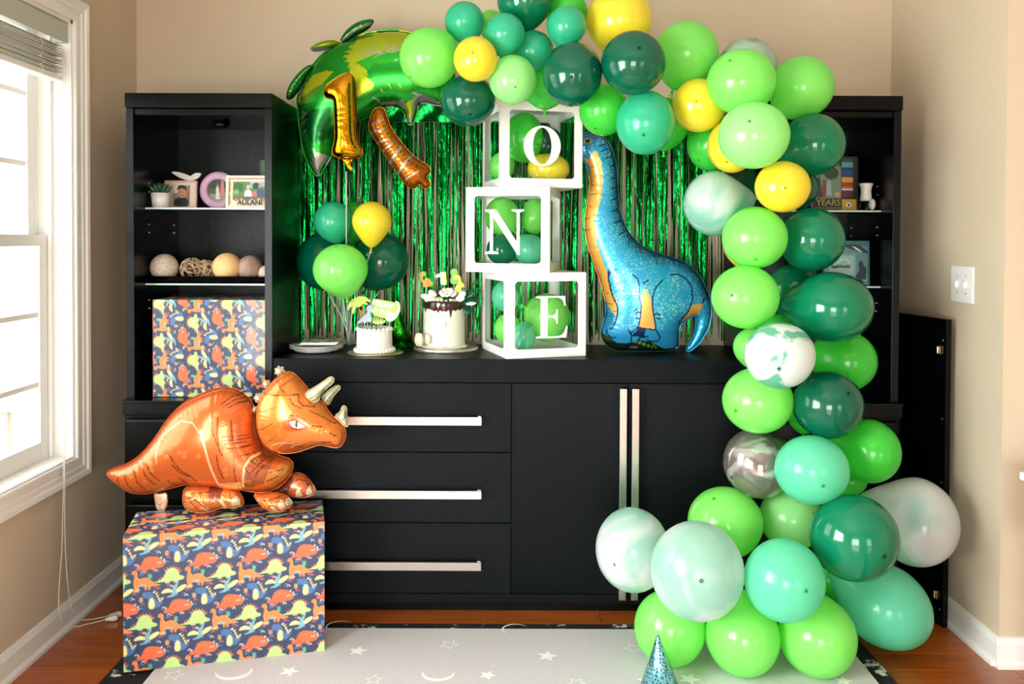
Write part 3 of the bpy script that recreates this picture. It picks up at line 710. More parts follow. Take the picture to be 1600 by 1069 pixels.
def balloon_mesh(c, rx, ry, rz, axis, pear, name, rot=0.0):
    rings, zb = unit_balloon(pear); n = 40; vs = []; col = []
    q = Vector((0, 0, 1)).rotation_difference(Vector(axis).normalized())
    zoff = (1 + (-1 - 0.42 * pear)) / 2
    raw = []
    for (r, z, t) in rings:
        for k in range(n):
            a = 2 * PI * k / n; raw.append(q @ Vector((r * math.cos(a), r * math.sin(a), z - zoff))); col.append(t)
    # fit the silhouette exactly to the measured half-widths, neck excluded
    body = raw[:-2 * n]
    def sc(R):
        cr, sr = math.cos(R), math.sin(R)
        u = [v.x * cr + v.z * sr for v in body]; w_ = [-v.x * sr + v.z * cr for v in body]
        return (max(u) + min(u)) / 2, (max(u) - min(u)) / 2, (max(w_) + min(w_)) / 2, (max(w_) - min(w_)) / 2
    mu, hu, mw, hw_ = sc(rot); cr, sr = math.cos(rot), math.sin(rot)
    ys = [v.y for v in body]; my, hy = (max(ys) + min(ys)) / 2, (max(ys) - min(ys)) / 2
    def tf(v):
        u = (v.x * cr + v.z * sr - mu) / hu * rx; w_ = (-v.x * sr + v.z * cr - mw) / hw_ * rz
        return Vector(c) + Vector((u * cr - w_ * sr, (v.y - my) / hy * ry, u * sr + w_ * cr))
    vs = [tf(v) for v in raw]; m = len(rings)
    fs = [(i * n + k, i * n + (k + 1) % n, (i + 1) * n + (k + 1) % n, (i + 1) * n + k) for i in range(1, m - 1) for k in range(n)]
    fs += [(0, n + k, n + (k + 1) % n) for k in range(n)]
    used = sorted({i for f in fs for i in f}); mp = {u: i for i, u in enumerate(used)}
    me = bpy.data.meshes.new(name); me.from_pydata([tuple(vs[i]) for i in used], [], [tuple(mp[i] for i in f) for f in fs])
    vcol(me, np.array([[col[i]] * 3 for i in used])); me.polygons.foreach_set('use_smooth', [True] * len(me.polygons))
    end = tf(q @ Vector((0, 0, zb - zoff))); d = (end - Vector(c)).normalized()
    return me, end, d
def balloon(c, rx, rz, kind, label, group, axis=(0.2, -0.3, 1), pear=0.35, rot=0.0, ry=None, knot=True, cat='balloon'):
    me, end, d = balloon_mesh(c, rx, ry or (rx + rz) / 2, rz, axis, pear, 'balloon', rot)
    o = link('balloon', me, LX[kind], loc=c); tag(o, label, cat, group)
    if knot:
        m = MB(); s = (rx + rz) / 2
        m.lathe(end, [(0.045 * s, -0.01 * s), (0.035 * s, 0.02 * s), (0.06 * s, 0.05 * s), (0.055 * s, 0.085 * s), (0.03 * s, 0.10 * s), (0.05 * s, 0.14 * s), (0.085 * s, 0.20 * s), (0.08 * s, 0.205 * s), (0.001, 0.14 * s)], 14, axis=d)
        me2 = m.mesh('knot'); vcol(me2, np.full((len(me2.vertices), 3), 0.5)); link('knot', me2, LX[kind], o)
    return o
# px, py, rx, ry, colour, order (higher = nearer), options, label
T = (0, -1, 0)
def tp(x, z): return (x, -1.0, z)
ARCH = [
 (670, 90, 45.5, 46.5, 'lime', 5, dict(axis=(-.5, -.3, -.6)), 'large lime balloon at the left end of the arch, touching the foil palm'),
 (743, 93, 34, 35, 'yellow', 7, dict(axis=(-.1, -1, .1)), 'small yellow balloon near the left end of the arch'),
 (726, 36, 31, 33, 'teal', 4, dict(axis=(-.2, -.2, 1)), 'teal balloon above the small yellow balloon at the arch left end'),
 (768, 40, 22, 24, 'lime', 1, dict(), 'sliver of a small lime balloon behind two teal ones, top left of the arch'),
 (789, 54, 31, 33, 'teal', 6, dict(axis=(.2, -.4, 1)), 'teal balloon to the upper right of the small yellow balloon'),
 (820, 4, 43, 44, 'deep', 5, dict(axis=(0, -.4, 1)), 'deep teal balloon cut by the top edge, left of the arch crest'),
 (832, 80, 33, 32, 'teal', 3, dict(axis=(.3, -.6, .6)), 'teal balloon tucked left of the left dark green crest balloon'),
 (885, 42, 31, 32, 'teal', 6, dict(axis=(.1, -.6, 1)), 'teal balloon between the crest and the big yellow balloon'),
 (886, 24, 32, 40, 'green', 2, dict(), 'bright green balloon behind the teal one beside the big yellow balloon'),
 (731, 157, 43, 40.5, 'dark', 4, dict(axis=(.1, -.7, -.6)), 'dark green balloon hanging below the small yellow one, over the fringe'),
 (801, 125, 37, 38, 'pale', 6, dict(axis=(.1, -.8, -.4)), 'pale lime balloon directly above the top letter box'),
 (894, 117, 46.5, 49.5, 'dark', 8, dict(axis=(-.1, -1, -.25)), 'dark green balloon above the right corner of the letter O box'),
 (967, 35, 51, 54, 'yellow', 4, dict(axis=(0, -.3, 1)), 'biggest yellow balloon at the crest of the arch'),
 (989, 99, 50, 49.5, 'dark', 9, dict(axis=(.05, -1, .28)), 'dark green balloon under the biggest yellow one'),
 (852, 132, 42, 38, 'green', 2, dict(), 'bright green balloon mostly hidden right behind the pale lime one'),
 (943, 171, 38, 41, 'green', 5, dict(axis=(-.4, -.5, -.8)), 'bright green balloon right above the blue dinosaur head'),
 (1008, 192, 45.5, 50, 'teal', 7, dict(axis=(-.2, -.9, -.5)), 'large teal balloon hanging right of the blue dinosaur head'),
 (1040, 194, 38, 41, 'green', 3, dict(), 'bright green balloon behind the large teal one right of the dinosaur head'),
 (1072, 86, 49.5, 52, 'lime', 5, dict(axis=(.3, -.4, 1)), 'large lime balloon on the upper arch right of the topmost dark green one'),
 (1091, 165, 41, 41.5, 'yellow', 7, dict(axis=(-.3, -1, 0)), 'round yellow balloon on the inner edge of the upper right curve'),
 (1167, 108, 45.5, 48, 'marbleteal', 2, dict(axis=(.2, -.5, 1)), 'green and white marbled balloon peeking over the upper right lime balloons'),
 (1158, 128, 52.5, 50.5, 'lime', 8, dict(axis=(-.75, -1, .75)), 'lime balloon covering the green and white marbled one'),
 (1253, 137, 48.5, 48.5, 'lime', 5, dict(axis=(.6, -.3, .8)), 'lime balloon at the outer upper right, above the cabinet top'),
 (1177, 212, 54.5, 52, 'pale', 9, dict(axis=(-.4, -1, .35)), 'big pale lime balloon in the middle of the upper right curve'),
 (1268, 226, 51, 48.5, 'deep', 6, dict(axis=(1, -.5, .3)), 'deep teal balloon sticking out right below the outer lime one'),
 (1112, 224, 38, 44, 'green', 4, dict(axis=(-.6, -.4, -.6)), 'bright green balloon on the inner edge below the round yellow one'),
 (1144, 228, 38, 42, 'yellow', 5, dict(axis=(-.3, -.5, -.5)), 'yellow balloon half hidden behind the big pale lime one'),
 (1126, 318, 57, 51, 'marblemint', 4, dict(axis=(-1, -.15, -.12), pear=1.0), 'pale mint marbled balloon reaching inward toward the blue dinosaur'),
 (1222, 292, 42.5, 40, 'yellow', 9, dict(axis=(-.2, -1, -.1)), 'yellow balloon in the middle of the right column, over a mint marbled one'),
 (1250, 296, 28, 32, 'dark', 4, dict(), 'dark green sliver of a balloon right of the middle yellow one'),
 (1179, 371, 50, 48.5, 'lime', 8, dict(axis=(-.2, -.9, -.9)), 'lime balloon right below the middle yellow one'),
 (1267, 374, 51, 50, 'deep', 6, dict(axis=(.6, -.6, -.2)), 'deep teal balloon level with the dinosaur back, in front of the shelf'),
 (1165, 384, 35, 37, 'yellow', 3, dict(), 'yellow crescent of a balloon behind the lime one of the column'),
 (1164, 464, 52, 49.5, 'lime', 9, dict(axis=(-.6, -.8, .1)), 'lime balloon right beside the tail of the blue dinosaur'),
 (1240, 455, 42, 43, 'deep', 3, dict(), 'deep green balloon in shade between two front balloons of the column'),
 (1293, 480, 69, 55.5, 'deep', 8, dict(axis=(1, -.35, -.02), pear=0.5), 'very wide glossy deep green balloon lying sideways in the column'),
 (1212, 520, 30, 30, 'green', 3, dict(), 'small bright green patch of a balloon above the white marbled one'),
 (1178, 545, 32, 33, 'lime', 4, dict(), 'lime balloon mostly hidden left behind the white marbled one'),
 (1217, 555, 54, 52, 'marblegreen', 9, dict(axis=(-.3, -1, -.3)), 'white balloon with green marbling in the column below the wide one'),
 (1317, 564, 51, 47, 'green', 5, dict(axis=(1, -.3, -.2)), 'bright green balloon sticking out right below the wide glossy one'),
 (1185, 626, 55.5, 51, 'lime', 7, dict(axis=(-.8, -.6, -.2)), 'lime balloon on the left of the column below the white marbled one'),
 (1293, 632, 54, 52.5, 'dark', 8, dict(axis=(.35, -1, .6)), 'dark green balloon at the waist of the right column'),
 (1354, 705, 51, 49, 'green', 5, dict(axis=(.9, -.5, -.2), pear=0.7), 'bright green balloon sticking out right under the dark waist balloon'),
 (1258, 650, 28, 30, 'green', 3, dict(), 'bright green patch left behind the dark waist balloon'),
 (1190, 722, 59, 54, 'silver', 6, dict(axis=(-1, -.4, -.35), pear=0.8, rot=0.35), 'silver grey marbled balloon with shiny swirls on the column'),
 (1267, 733, 57, 53.5, 'mint', 9, dict(axis=(0, -.9, -.2)), 'mint balloon right of the silver marbled one'),
 (1322, 752, 32, 26, 'green', 3, dict(), 'bright green patch between the mint and the far right white balloon'),
 (1133, 818, 58, 56, 'lime', 5, dict(axis=(-.4, -.4, .8)), 'lime balloon behind the large front white balloon, in front of the door'),
 (1236, 811, 49, 49, 'pale', 5, dict(axis=(0, -.5, .6)), 'pale lime balloon between the mint and teal ones of the base'),
 (1333, 839, 67.5, 66.5, 'deep', 10, dict(axis=(.35, -1, -.12)), 'large deep teal balloon with dark tip spot in the base cluster'),
 (1418, 815, 74, 67.5, 'marblewhite', 6, dict(axis=(1, -.2, -.3), pear=1.0), 'translucent white balloon at the far right of the base cluster'),
 (988, 858, 57.5, 65, 'marblewhite', 7, dict(axis=(-.6, -.8, -.1), pear=0.5), 'white marbled balloon at the far left of the base, over the door handles'),
 (1088, 890, 72.5, 76, 'marblewhite', 12, dict(axis=(-.12, -1, .15)), 'largest pale marbled balloon at the front of the base cluster'),
 (1224, 905, 62, 63.5, 'mint', 11, dict(axis=(.25, -1, .1)), 'mint teal balloon at the centre of the base cluster'),
 (1372, 940, 84, 62, 'mint', 7, dict(axis=(.8, -.3, -.6), pear=0.8, rot=-0.52), 'long mint teal balloon jutting out at the lower right of the base'),
 (1046, 980, 55.5, 58, 'lime', 9, dict(axis=(-.2, -.6, -.2)), 'lime balloon on the mat behind the teal party hat'),
 (1160, 990, 57.5, 64, 'lime', 9, dict(axis=(0, -.4, -1)), 'lime balloon on the mat, middle of the three bottom ones'),
 (1277, 991, 59.5, 64, 'lime', 9, dict(axis=(.3, -.4, -1)), 'lime balloon on the mat, rightmost of the three bottom ones'),
 (1292, 905, 34, 40, 'green', 3, dict(), 'bright green patch of a balloon deep inside the base cluster'),
]
def solve(B):
    """distances from the lens so that pressed balloons touch instead of passing through one another"""
    n = len(B); ks = np.array([b[5] for b in B], float)
    px = np.array([b[0] for b in B], float); py = np.array([b[1] for b in B], float); rp = np.array([(b[2] + b[3]) / 2 for b in B])
    low = py > 620
    D = 2.98 - (ks - 2) * 0.040; D[low] = 2.86 - (ks[low] - 3) * 0.035
    for i in range(n):
        if py[i] > 920: D[i] = min(D[i], 2.68)
    rest = {i: F * (CAMH - mt_z1) / (py[i] - 371.5 + B[i][3]) for i in range(n) if py[i] > 975}
    def hi(i, r):
        if py[i] > 850: return min(F * (CAMH - mt_z1) / (py[i] - 371.5 + max(B[i][2], B[i][3]) * 0.93), 3.0 - r)
        if px[i] > 1135 or py[i] > 560: return 3.045 - r - (0.045 if (950 < px[i] < 1120 and py[i] > 600) else 0.01)
        if px[i] < 910 and py[i] > 115: return 3.085 - r if py[i] > 145 else 3.15 - r
        return 3.38 - r
    for it in range(400):
        r = rp * D / F; mv = np.zeros(n)
        for i in range(n):
            for j in range(i + 1, n):
                dx = (px[i] - px[j]) * (D[i] + D[j]) / 2 / F; dz = (py[i] - py[j]) * (D[i] + D[j]) / 2 / F
                need = (0.96 * (r[i] + r[j])) ** 2 - dx * dx - dz * dz
                if need <= 0: continue
                need = math.sqrt(need); a, b = (i, j) if (ks[i], -i) > (ks[j], -j) else (j, i)   # a nearer
                gap = D[b] - D[a]
                if gap < need: e = (need - gap) * 0.25; mv[a] -= e; mv[b] += e
        D = D + np.clip(mv, -.03, .03)
        for i in range(n): D[i] = rest[i] if i in rest else min(max(D[i], 2.36), hi(i, rp[i] * D[i] / F))
    return D
DD = solve(ARCH)
GA = 'balloons of the garland arch'
for (px, py, rx, ry, kind, k, opt, lab), D in zip(ARCH, DD):
    D = float(D); c = P(px, py, D); s = D / F; o = dict(axis=(0, -.3, 1)); o.update(opt)
    z = c.z - ry * s
    if py > 970: # resting on the mat
        pass
    balloon(c, rx * s, ry * s, kind, lab, GA, knot=True, **o)
# ------------------------------------------------------------------ bouquet on the counter
GB = 'balloons of the counter bouquet'
M_clear = glassmat('clear_plastic', (0.9, 0.95, 0.93))
def bq(px, py, rx, ry, D, kind, lab, **k):
    s = D / F; return balloon(P(px, py, D), rx * s, ry * s, kind, lab, GB, **k)
bq(521, 348, 30.5, 33, 3.23, 'teal', 'small teal balloon at the upper left of the counter bouquet', axis=(-.2, -.2, 1))
bq(552, 348, 28, 32, 3.38, 'green', 'bright green balloon at the back of the counter bouquet', axis=(0, .1, 1))
bq(581, 351, 30.5, 36, 3.17, 'yellow', 'yellow balloon at the upper right of the counter bouquet', axis=(.05, -.1, 1), pear=0.7)
bq(506, 409, 42, 46, 3.34, 'dark', 'dark green balloon at the left back of the counter bouquet', axis=(-.6, -.3, .8))
bq(596, 409, 42, 46, 3.32, 'dark', 'dark green balloon at the right back of the counter bouquet', axis=(.5, -.2, .8))
bq(532, 424, 42.5, 42.5, 3.12, 'lime', 'lime balloon at the front of the counter bouquet', axis=(-.1, -.5, 1), pear=0.5)
bs = P(547, 541, 3.30); bs.z = SH
st = thing('balloon_stand', 'clear plastic balloon stand with sticks rising behind the small cake', 'balloon stand', bs)
m = MB(); m.lathe(bs, [(0.001, 0.0005), (0.055, 0.0005), (0.06, 0.004), (0.05, 0.012), (0.018, 0.02), (0.016, 0.05), (0.013, 0.05), (0.013, 0.02), (0.001, 0.018)], 28); m.build('base', M_clear, st)
M_rod = mat('clear_rod', (210, 220, 216), rough=0.15, trans=0.4)
for (px, py, D) in ((518, 384, 3.25), (552, 382, 3.38), (579, 392, 3.18), (512, 456, 3.32), (592, 456, 3.30), (536, 468, 3.14), (541, 268, 3.12)):
    e = P(px, py, D); m = MB(); b0 = bs + Vector((random.uniform(-.008, .008), random.uniform(-.006, .006), 0.02))
    md = (b0 * 0.6 + e * 0.4) + Vector(((bs.x - e.x) * 0.16, 0, 0)); m.tube(crom([b0, md, e], 6), 0.0028, 8); m.build('stick', M_rod, st)
for (px, py, D) in ((581, 389, 3.17), (545, 262, 3.12)):
    m = MB(); c = P(px, py, D); m.lathe(c, [(0.004, 0.012), (0.009, 0.006), (0.007, -0.004), (0.003, -0.014)], 12); m.build('cup', M_clear, st)
# ------------------------------------------------------------------ letter boxes
M_card = mat('white_card', (244, 240, 238), rough=0.45, bump=0.04, bscale=90)
M_film = glassmat('clear_film', (0.95, 0.97, 0.96))
def filmwrinkle(m):
    N, L = m.node_tree.nodes, m.node_tree.links; g = N['Glossy BSDF'] if 'Glossy BSDF' in N else None
    tc = N.new('ShaderNodeTexCoord'); n = N.new('ShaderNodeTexNoise'); n.inputs['Scale'].default_value = 9; n.inputs['Distortion'].default_value = 1.5; L.new(tc.outputs['Object'], n.inputs['Vector'])
    b = N.new('ShaderNodeBump'); b.inputs['Strength'].default_value = 0.6; b.inputs['Distance'].default_value = 0.02; L.new(n.outputs[0], b.inputs['Height'])
    if g: L.new(b.outputs[0], g.inputs['Normal']); g.inputs['Roughness'].default_value = 0.08
filmwrinkle(M_film)
A_ = 0.303
GL = {
 'O': [ell(0, 0, 0.50, 0.5, 40), ell(0, 0, 0.25, 0.455, 40)],
 'N': [[(-.50, .5), (-.22, .5), (.33, -.22), (.33, .43), (.20, .465), (.20, .5), (.52, .5), (.52, .465), (.41, .43), (.41, -.52), (.36, -.52), (-.29, .33), (-.29, -.43), (-.15, -.465), (-.15, -.5), (-.50, -.5), (-.50, -.465), (-.37, -.43), (-.37, .41), (-.50, .465)]],
 'E': [[(-.42, .5), (.38, .5), (.40, .26), (.365, .26), (.33, .37), (.27, .43), (.18, .46), (-.10, .46), (-.10, .03), (.03, .03), (.10, .06), (.13, .10), (.15, .18), (.18, .18), (.18, -.17), (.15, -.17), (.13, -.09), (.10, -.04), (.03, -.01), (-.10, -.01), (-.10, -.46), (.20, -.46), (.30, -.43), (.37, -.36), (.42, -.22), (.455, -.22), (.42, -.5), (-.42, -.5), (-.42, -.465), (-.29, -.44), (-.29, .44), (-.42, .465)]],
}
def letter_box(letter, near, theta, z0, side, label, lw, lh, lc):
    """near = position of the nearest vertical edge; theta = yaw of the front; side -1 shows the left face, +1 the right"""
    c, s = math.cos(theta), math.sin(theta)
    if side < 0: fx = Vector((c, s, 0)); bk = Vector((-s, c, 0)); o = near.copy()
    else: fx = Vector((c, -s, 0)); bk = Vector((s, c, 0)); o = near - fx * A_
    o.z = z0; cen = o + fx * A_ / 2 + bk * A_ / 2
    t = thing('letter_box', label, 'box', cen, 'stacked letter boxes')
    up = Vector((0, 0, 1)); b_ = 0.030; tk = 0.0016; R_ = 0.012
    def panel(o_, ux, n, solid=False, uy=up):
        outer = [(0, 0), (A_, 0), (A_, A_), (0, A_)]; m = MB()
        if solid:
            m.prism(outer, lambda u, v, q: o_ + ux * u + uy * v + n * q, 0, tk); return m.build('card_panel', M_card, t)
        inn = []
        for (x, y, a0) in ((A_ - b_ - R_, A_ - b_ - R_, 0), (b_ + R_, A_ - b_ - R_, PI / 2), (b_ + R_, b_ + R_, PI), (A_ - b_ - R_, b_ + R_, 1.5 * PI)):
            inn.append([(x + R_ * math.cos(a0 + k * PI / 8), y + R_ * math.sin(a0 + k * PI / 8)) for k in range(5)])
        corners = [(A_, A_), (0, A_), (0, 0), (A_, 0)]
        vs = []; fs = []
        for q in (0, tk):
            for cc in corners: vs.append(o_ + ux * cc[0] + uy * cc[1] + n * q)
            for g in inn:
                for p in g: vs.append(o_ + ux * p[0] + uy * p[1] + n * q)
        for q in (0, 24):
            for k in range(4):
                i0 = q + 4 + k * 5
                for j in range(4): fs.append((q + k, i0 + j + 1, i0 + j))
                nx = q + 4 + ((k + 1) % 4) * 5; fs.append((q + k, q + (k + 1) % 4, nx, i0 + 4))
        for k in range(20): a = 4 + k; b = 4 + (k + 1) % 20; fs.append((a, b, b + 24, a + 24))
        for k in range(4): a = k; b = (k + 1) % 4; fs.append((a, b, b + 24, a + 24))
        m.add(vs, fs); pn = m.build('card_panel', M_card, t)
        m = MB(); g = b_ - 0.004
        m.add([o_ + ux * g + uy * g - n * 0.0006, o_ + ux * (A_ - g) + uy * g - n * 0.0006, o_ + ux * (A_ - g) + uy * (A_ - g) - n * 0.0006, o_ + ux * g + uy * (A_ - g) - n * 0.0006], [(0, 1, 2, 3)])
        m.build('window_film', M_film, pn); return pn
    fp = panel(o, fx, -bk); panel(o + bk * A_, fx, bk); panel(o, bk, -fx); panel(o + fx * A_, bk, fx)
    panel(o + up * A_, fx, up, True, bk); panel(o, fx, -up, True, bk)
    # the letter sticker on the front film
    P0 = o + fx * (A_ * lc[0]) + up * (A_ * lc[1]); polys = GL[letter]; m = MB()
    fn = lambda u, v, q: P0 + fx * (u * lw * A_) + up * (v * lh * A_) - bk * q
    if letter == 'O':
        n = 40; a, b = polys; vs = [fn(x, y, q) for q in (0.0004, 0.0022) for x, y in a + b]
        fs = []
        for q in (0, 80): fs += [(q + i, q + (i + 1) % n, q + n + (i + 1) % n, q + n + i) for i in range(n)]
        fs += [(i, (i + 1) % n, 80 + (i + 1) % n, 80 + i) for i in range(n)] + [(40 + i, 40 + (i + 1) % n, 120 + (i + 1) % n, 120 + i) for i in range(n)]
        m.add(vs, fs)
    else: m.prism(polys[0], fn, 0.0004, 0.0022)
    tag(m.build('letter', M_card, t), 'white letter ' + letter)
    return t, cen
nE = P(791.5, 557, 3.060); _, cE = letter_box('E', nE, math.radians(18), SH + 0.0018, -1, 'bottom white box of the stack, clear windows and letter E', .46, .50, (.555, .475))
nN = P(858, 423, 3.075); _, cN = letter_box('N', nN, math.radians(10.5), SH + 0.3085, 1, 'middle white box of the stack, clear windows and letter N', .46, .53, (.46, .475))
nO = P(783, 292, 3.085); _, cO = letter_box('O', nO, math.radians(14), SH + 0.6152, -1, 'top white box of the stack, clear windows and letter O', .46, .48, (.50, .485))
def ib(px, py, rx, ry, D, kind, lab, box, axis=None):
    """a balloon kept inside its box, neck turned to the middle"""
    cen, th = box; s = D / F; p = P(px, py, D); q = p - Vector((cen.x, cen.y, cen.z + A_ / 2)); ca, sa = math.cos(th), math.sin(th)
    u, v_ = q.x * ca + q.y * sa, -q.x * sa + q.y * ca; h = A_ / 2 - 0.005; rr = (rx + ry) / 2 * s
    u = max(-h + rx * s, min(h - rx * s, u)); v_ = max(-h + rr, min(h - rr, v_)); z = max(-h + ry * s, min(h - ry * s, q.z))
    q = Vector((u * ca - v_ * sa, u * sa + v_ * ca, z)); p = Vector((cen.x, cen.y, cen.z + A_ / 2)) + q
    balloon(p, rx * s, ry * s, kind, lab, 'balloons inside the letter boxes', axis=q.normalized() if q.length > .02 else (0, -.3, 1), pear=.25)
gO, gN, gE = (cO, math.radians(14)), (cN, -math.radians(10.5)), (cE, math.radians(18))
ib(818, 215, 31, 39, 3.235, 'green', 'bright green balloon inside the top box behind the letter O', gO)
ib(864, 226, 26, 28, 3.36, 'dark', 'dark green balloon at the back of the top box', gO)
ib(857, 264, 33, 24, 3.22, 'yellow', 'yellow balloon lying in the bottom of the top box', gO)
ib(782, 260, 20, 22, 3.30, 'lime', 'lime balloon against the left window of the top box', gO)
ib(784, 338, 27, 30, 3.28, 'lime', 'lime balloon behind the top left of the letter N', gN)
ib(836, 338, 20, 28, 3.34, 'lime', 'lime balloon at the upper right inside the middle box', gN)
ib(828, 390, 25, 24, 3.24, 'mint', 'mint balloon at the lower right inside the middle box', gN)
ib(784, 390, 24, 24, 3.24, 'deep', 'deep green balloon at the lower left inside the middle box', gN)
ib(862, 496, 36, 38, 3.28, 'lime', 'large lime balloon behind the letter E in the bottom box', gE)
ib(785, 463, 22, 24, 3.26, 'mint', 'upper mint balloon at the left of the bottom box', gE)
ib(780, 514, 20, 23, 3.22, 'lime', 'lime balloon in the lower left corner of the bottom box', gE)
ib(818, 525, 19, 22, 3.20, 'mint', 'lower mint balloon next to the lime one in the bottom box', gE)
# ------------------------------------------------------------------ fringe curtain
def foilgreen(name, col, rough):
    m, N, L, b = newmat(name); b.inputs['Metallic'].default_value = 1.0; b.inputs['Roughness'].default_value = rough; b.inputs['Base Color'].default_value = srgb(*col)
    tc = N.new('ShaderNodeTexCoord'); n2 = N.new('ShaderNodeTexNoise'); n2.inputs['Scale'].default_value = 60; n2.inputs['Detail'].default_value = 3
    mp = N.new('ShaderNodeMapping'); mp.inputs['Scale'].default_value = (1, 1, 0.3); L.new(tc.outputs['Object'], mp.inputs[0]); L.new(mp.outputs[0], n2.inputs['Vector'])
    bp = N.new('ShaderNodeBump'); bp.inputs['Strength'].default_value = 0.45; bp.inputs['Distance'].default_value = 0.01; L.new(n2.outputs[0], bp.inputs['Height']); L.new(bp.outputs[0], b.inputs['Normal'])
    return m
M_fringe = foilgreen('green_foil_fringe', (10, 138, 54), 0.2); M_band = foilgreen('green_foil_band', (30, 180, 80), 0.25)
zt = P(700, 190, 3.46).z; ztt = P(700, 162, 3.46).z
fx0, fx1 = P(466, 300, 3.46).x, P(1128, 300, 3.46).x
fc = thing('fringe_curtain', 'shiny green foil fringe curtain hanging on the wall above the sideboard', 'curtain', ((fx0 + fx1) / 2, 3.48, SH))
nx = 90; vs = []
for j in range(5):
    for i in range(nx + 1):
        x = fx0 + (fx1 - fx0) * i / nx; z = ztt + (zt - ztt) * j / 4
        vs.append((x, 3.476 + 0.006 * math.sin(i * 0.9 + j) + random.uniform(-.003, .003), z))
m = MB(); m.add(vs, [(j * (nx + 1) + i, j * (nx + 1) + i + 1, (j + 1) * (nx + 1) + i + 1, (j + 1) * (nx + 1) + i) for j in range(4) for i in range(nx)], True); m.build('header_band', M_band, fc)
vs = []; fs = []
def strip(x, y, w_, seg=26, zb=None, drift=0):
    th = random.uniform(-1.35, 1.35); n0 = len(vs); zb = zb or SH + random.uniform(0.004, 0.06); tw = random.uniform(-2.2, 2.2); ph = random.uniform(0, 6)
    for k in range(seg + 1):
        a = k / seg; z = zt + (zb - zt) * a; t = th + tw * a * 0.5 + 0.35 * math.sin(ph + a * 6) + random.uniform(-.13, .13)
        xx = x + drift * a + 0.002 * math.sin(ph + 5 * a); ww = w_ * (1.25 - 0.65 * a)
        dx, dy = math.cos(t) * ww / 2, math.sin(t) * ww / 2 * 0.7; vs.append((xx - dx, y - dy, z)); vs.append((xx + dx, y + dy, z))
    for k in range(seg): fs.append((n0 + 2 * k, n0 + 2 * k + 1, n0 + 2 * k + 3, n0 + 2 * k + 2))
x = fx0
while x < fx1:
    g = 0.5 + 0.5 * math.sin(x * 31) ; strip(x, 3.488 + random.uniform(-.004, .004), random.uniform(.006, .014), drift=random.uniform(-.02, .02)); x += random.uniform(.004, .010) * (1 + 1.3 * g * random.random())
x = fx0
while x < fx1:
    strip(x, 3.474 + random.uniform(-.005, .005), random.uniform(.003, .009), drift=random.uniform(-.03, .03)); x += random.uniform(.004, .016)
m = MB(); m.add(vs, fs, False); o = m.build('foil_strips', M_fringe, fc); o['kind'] = 'stuff'
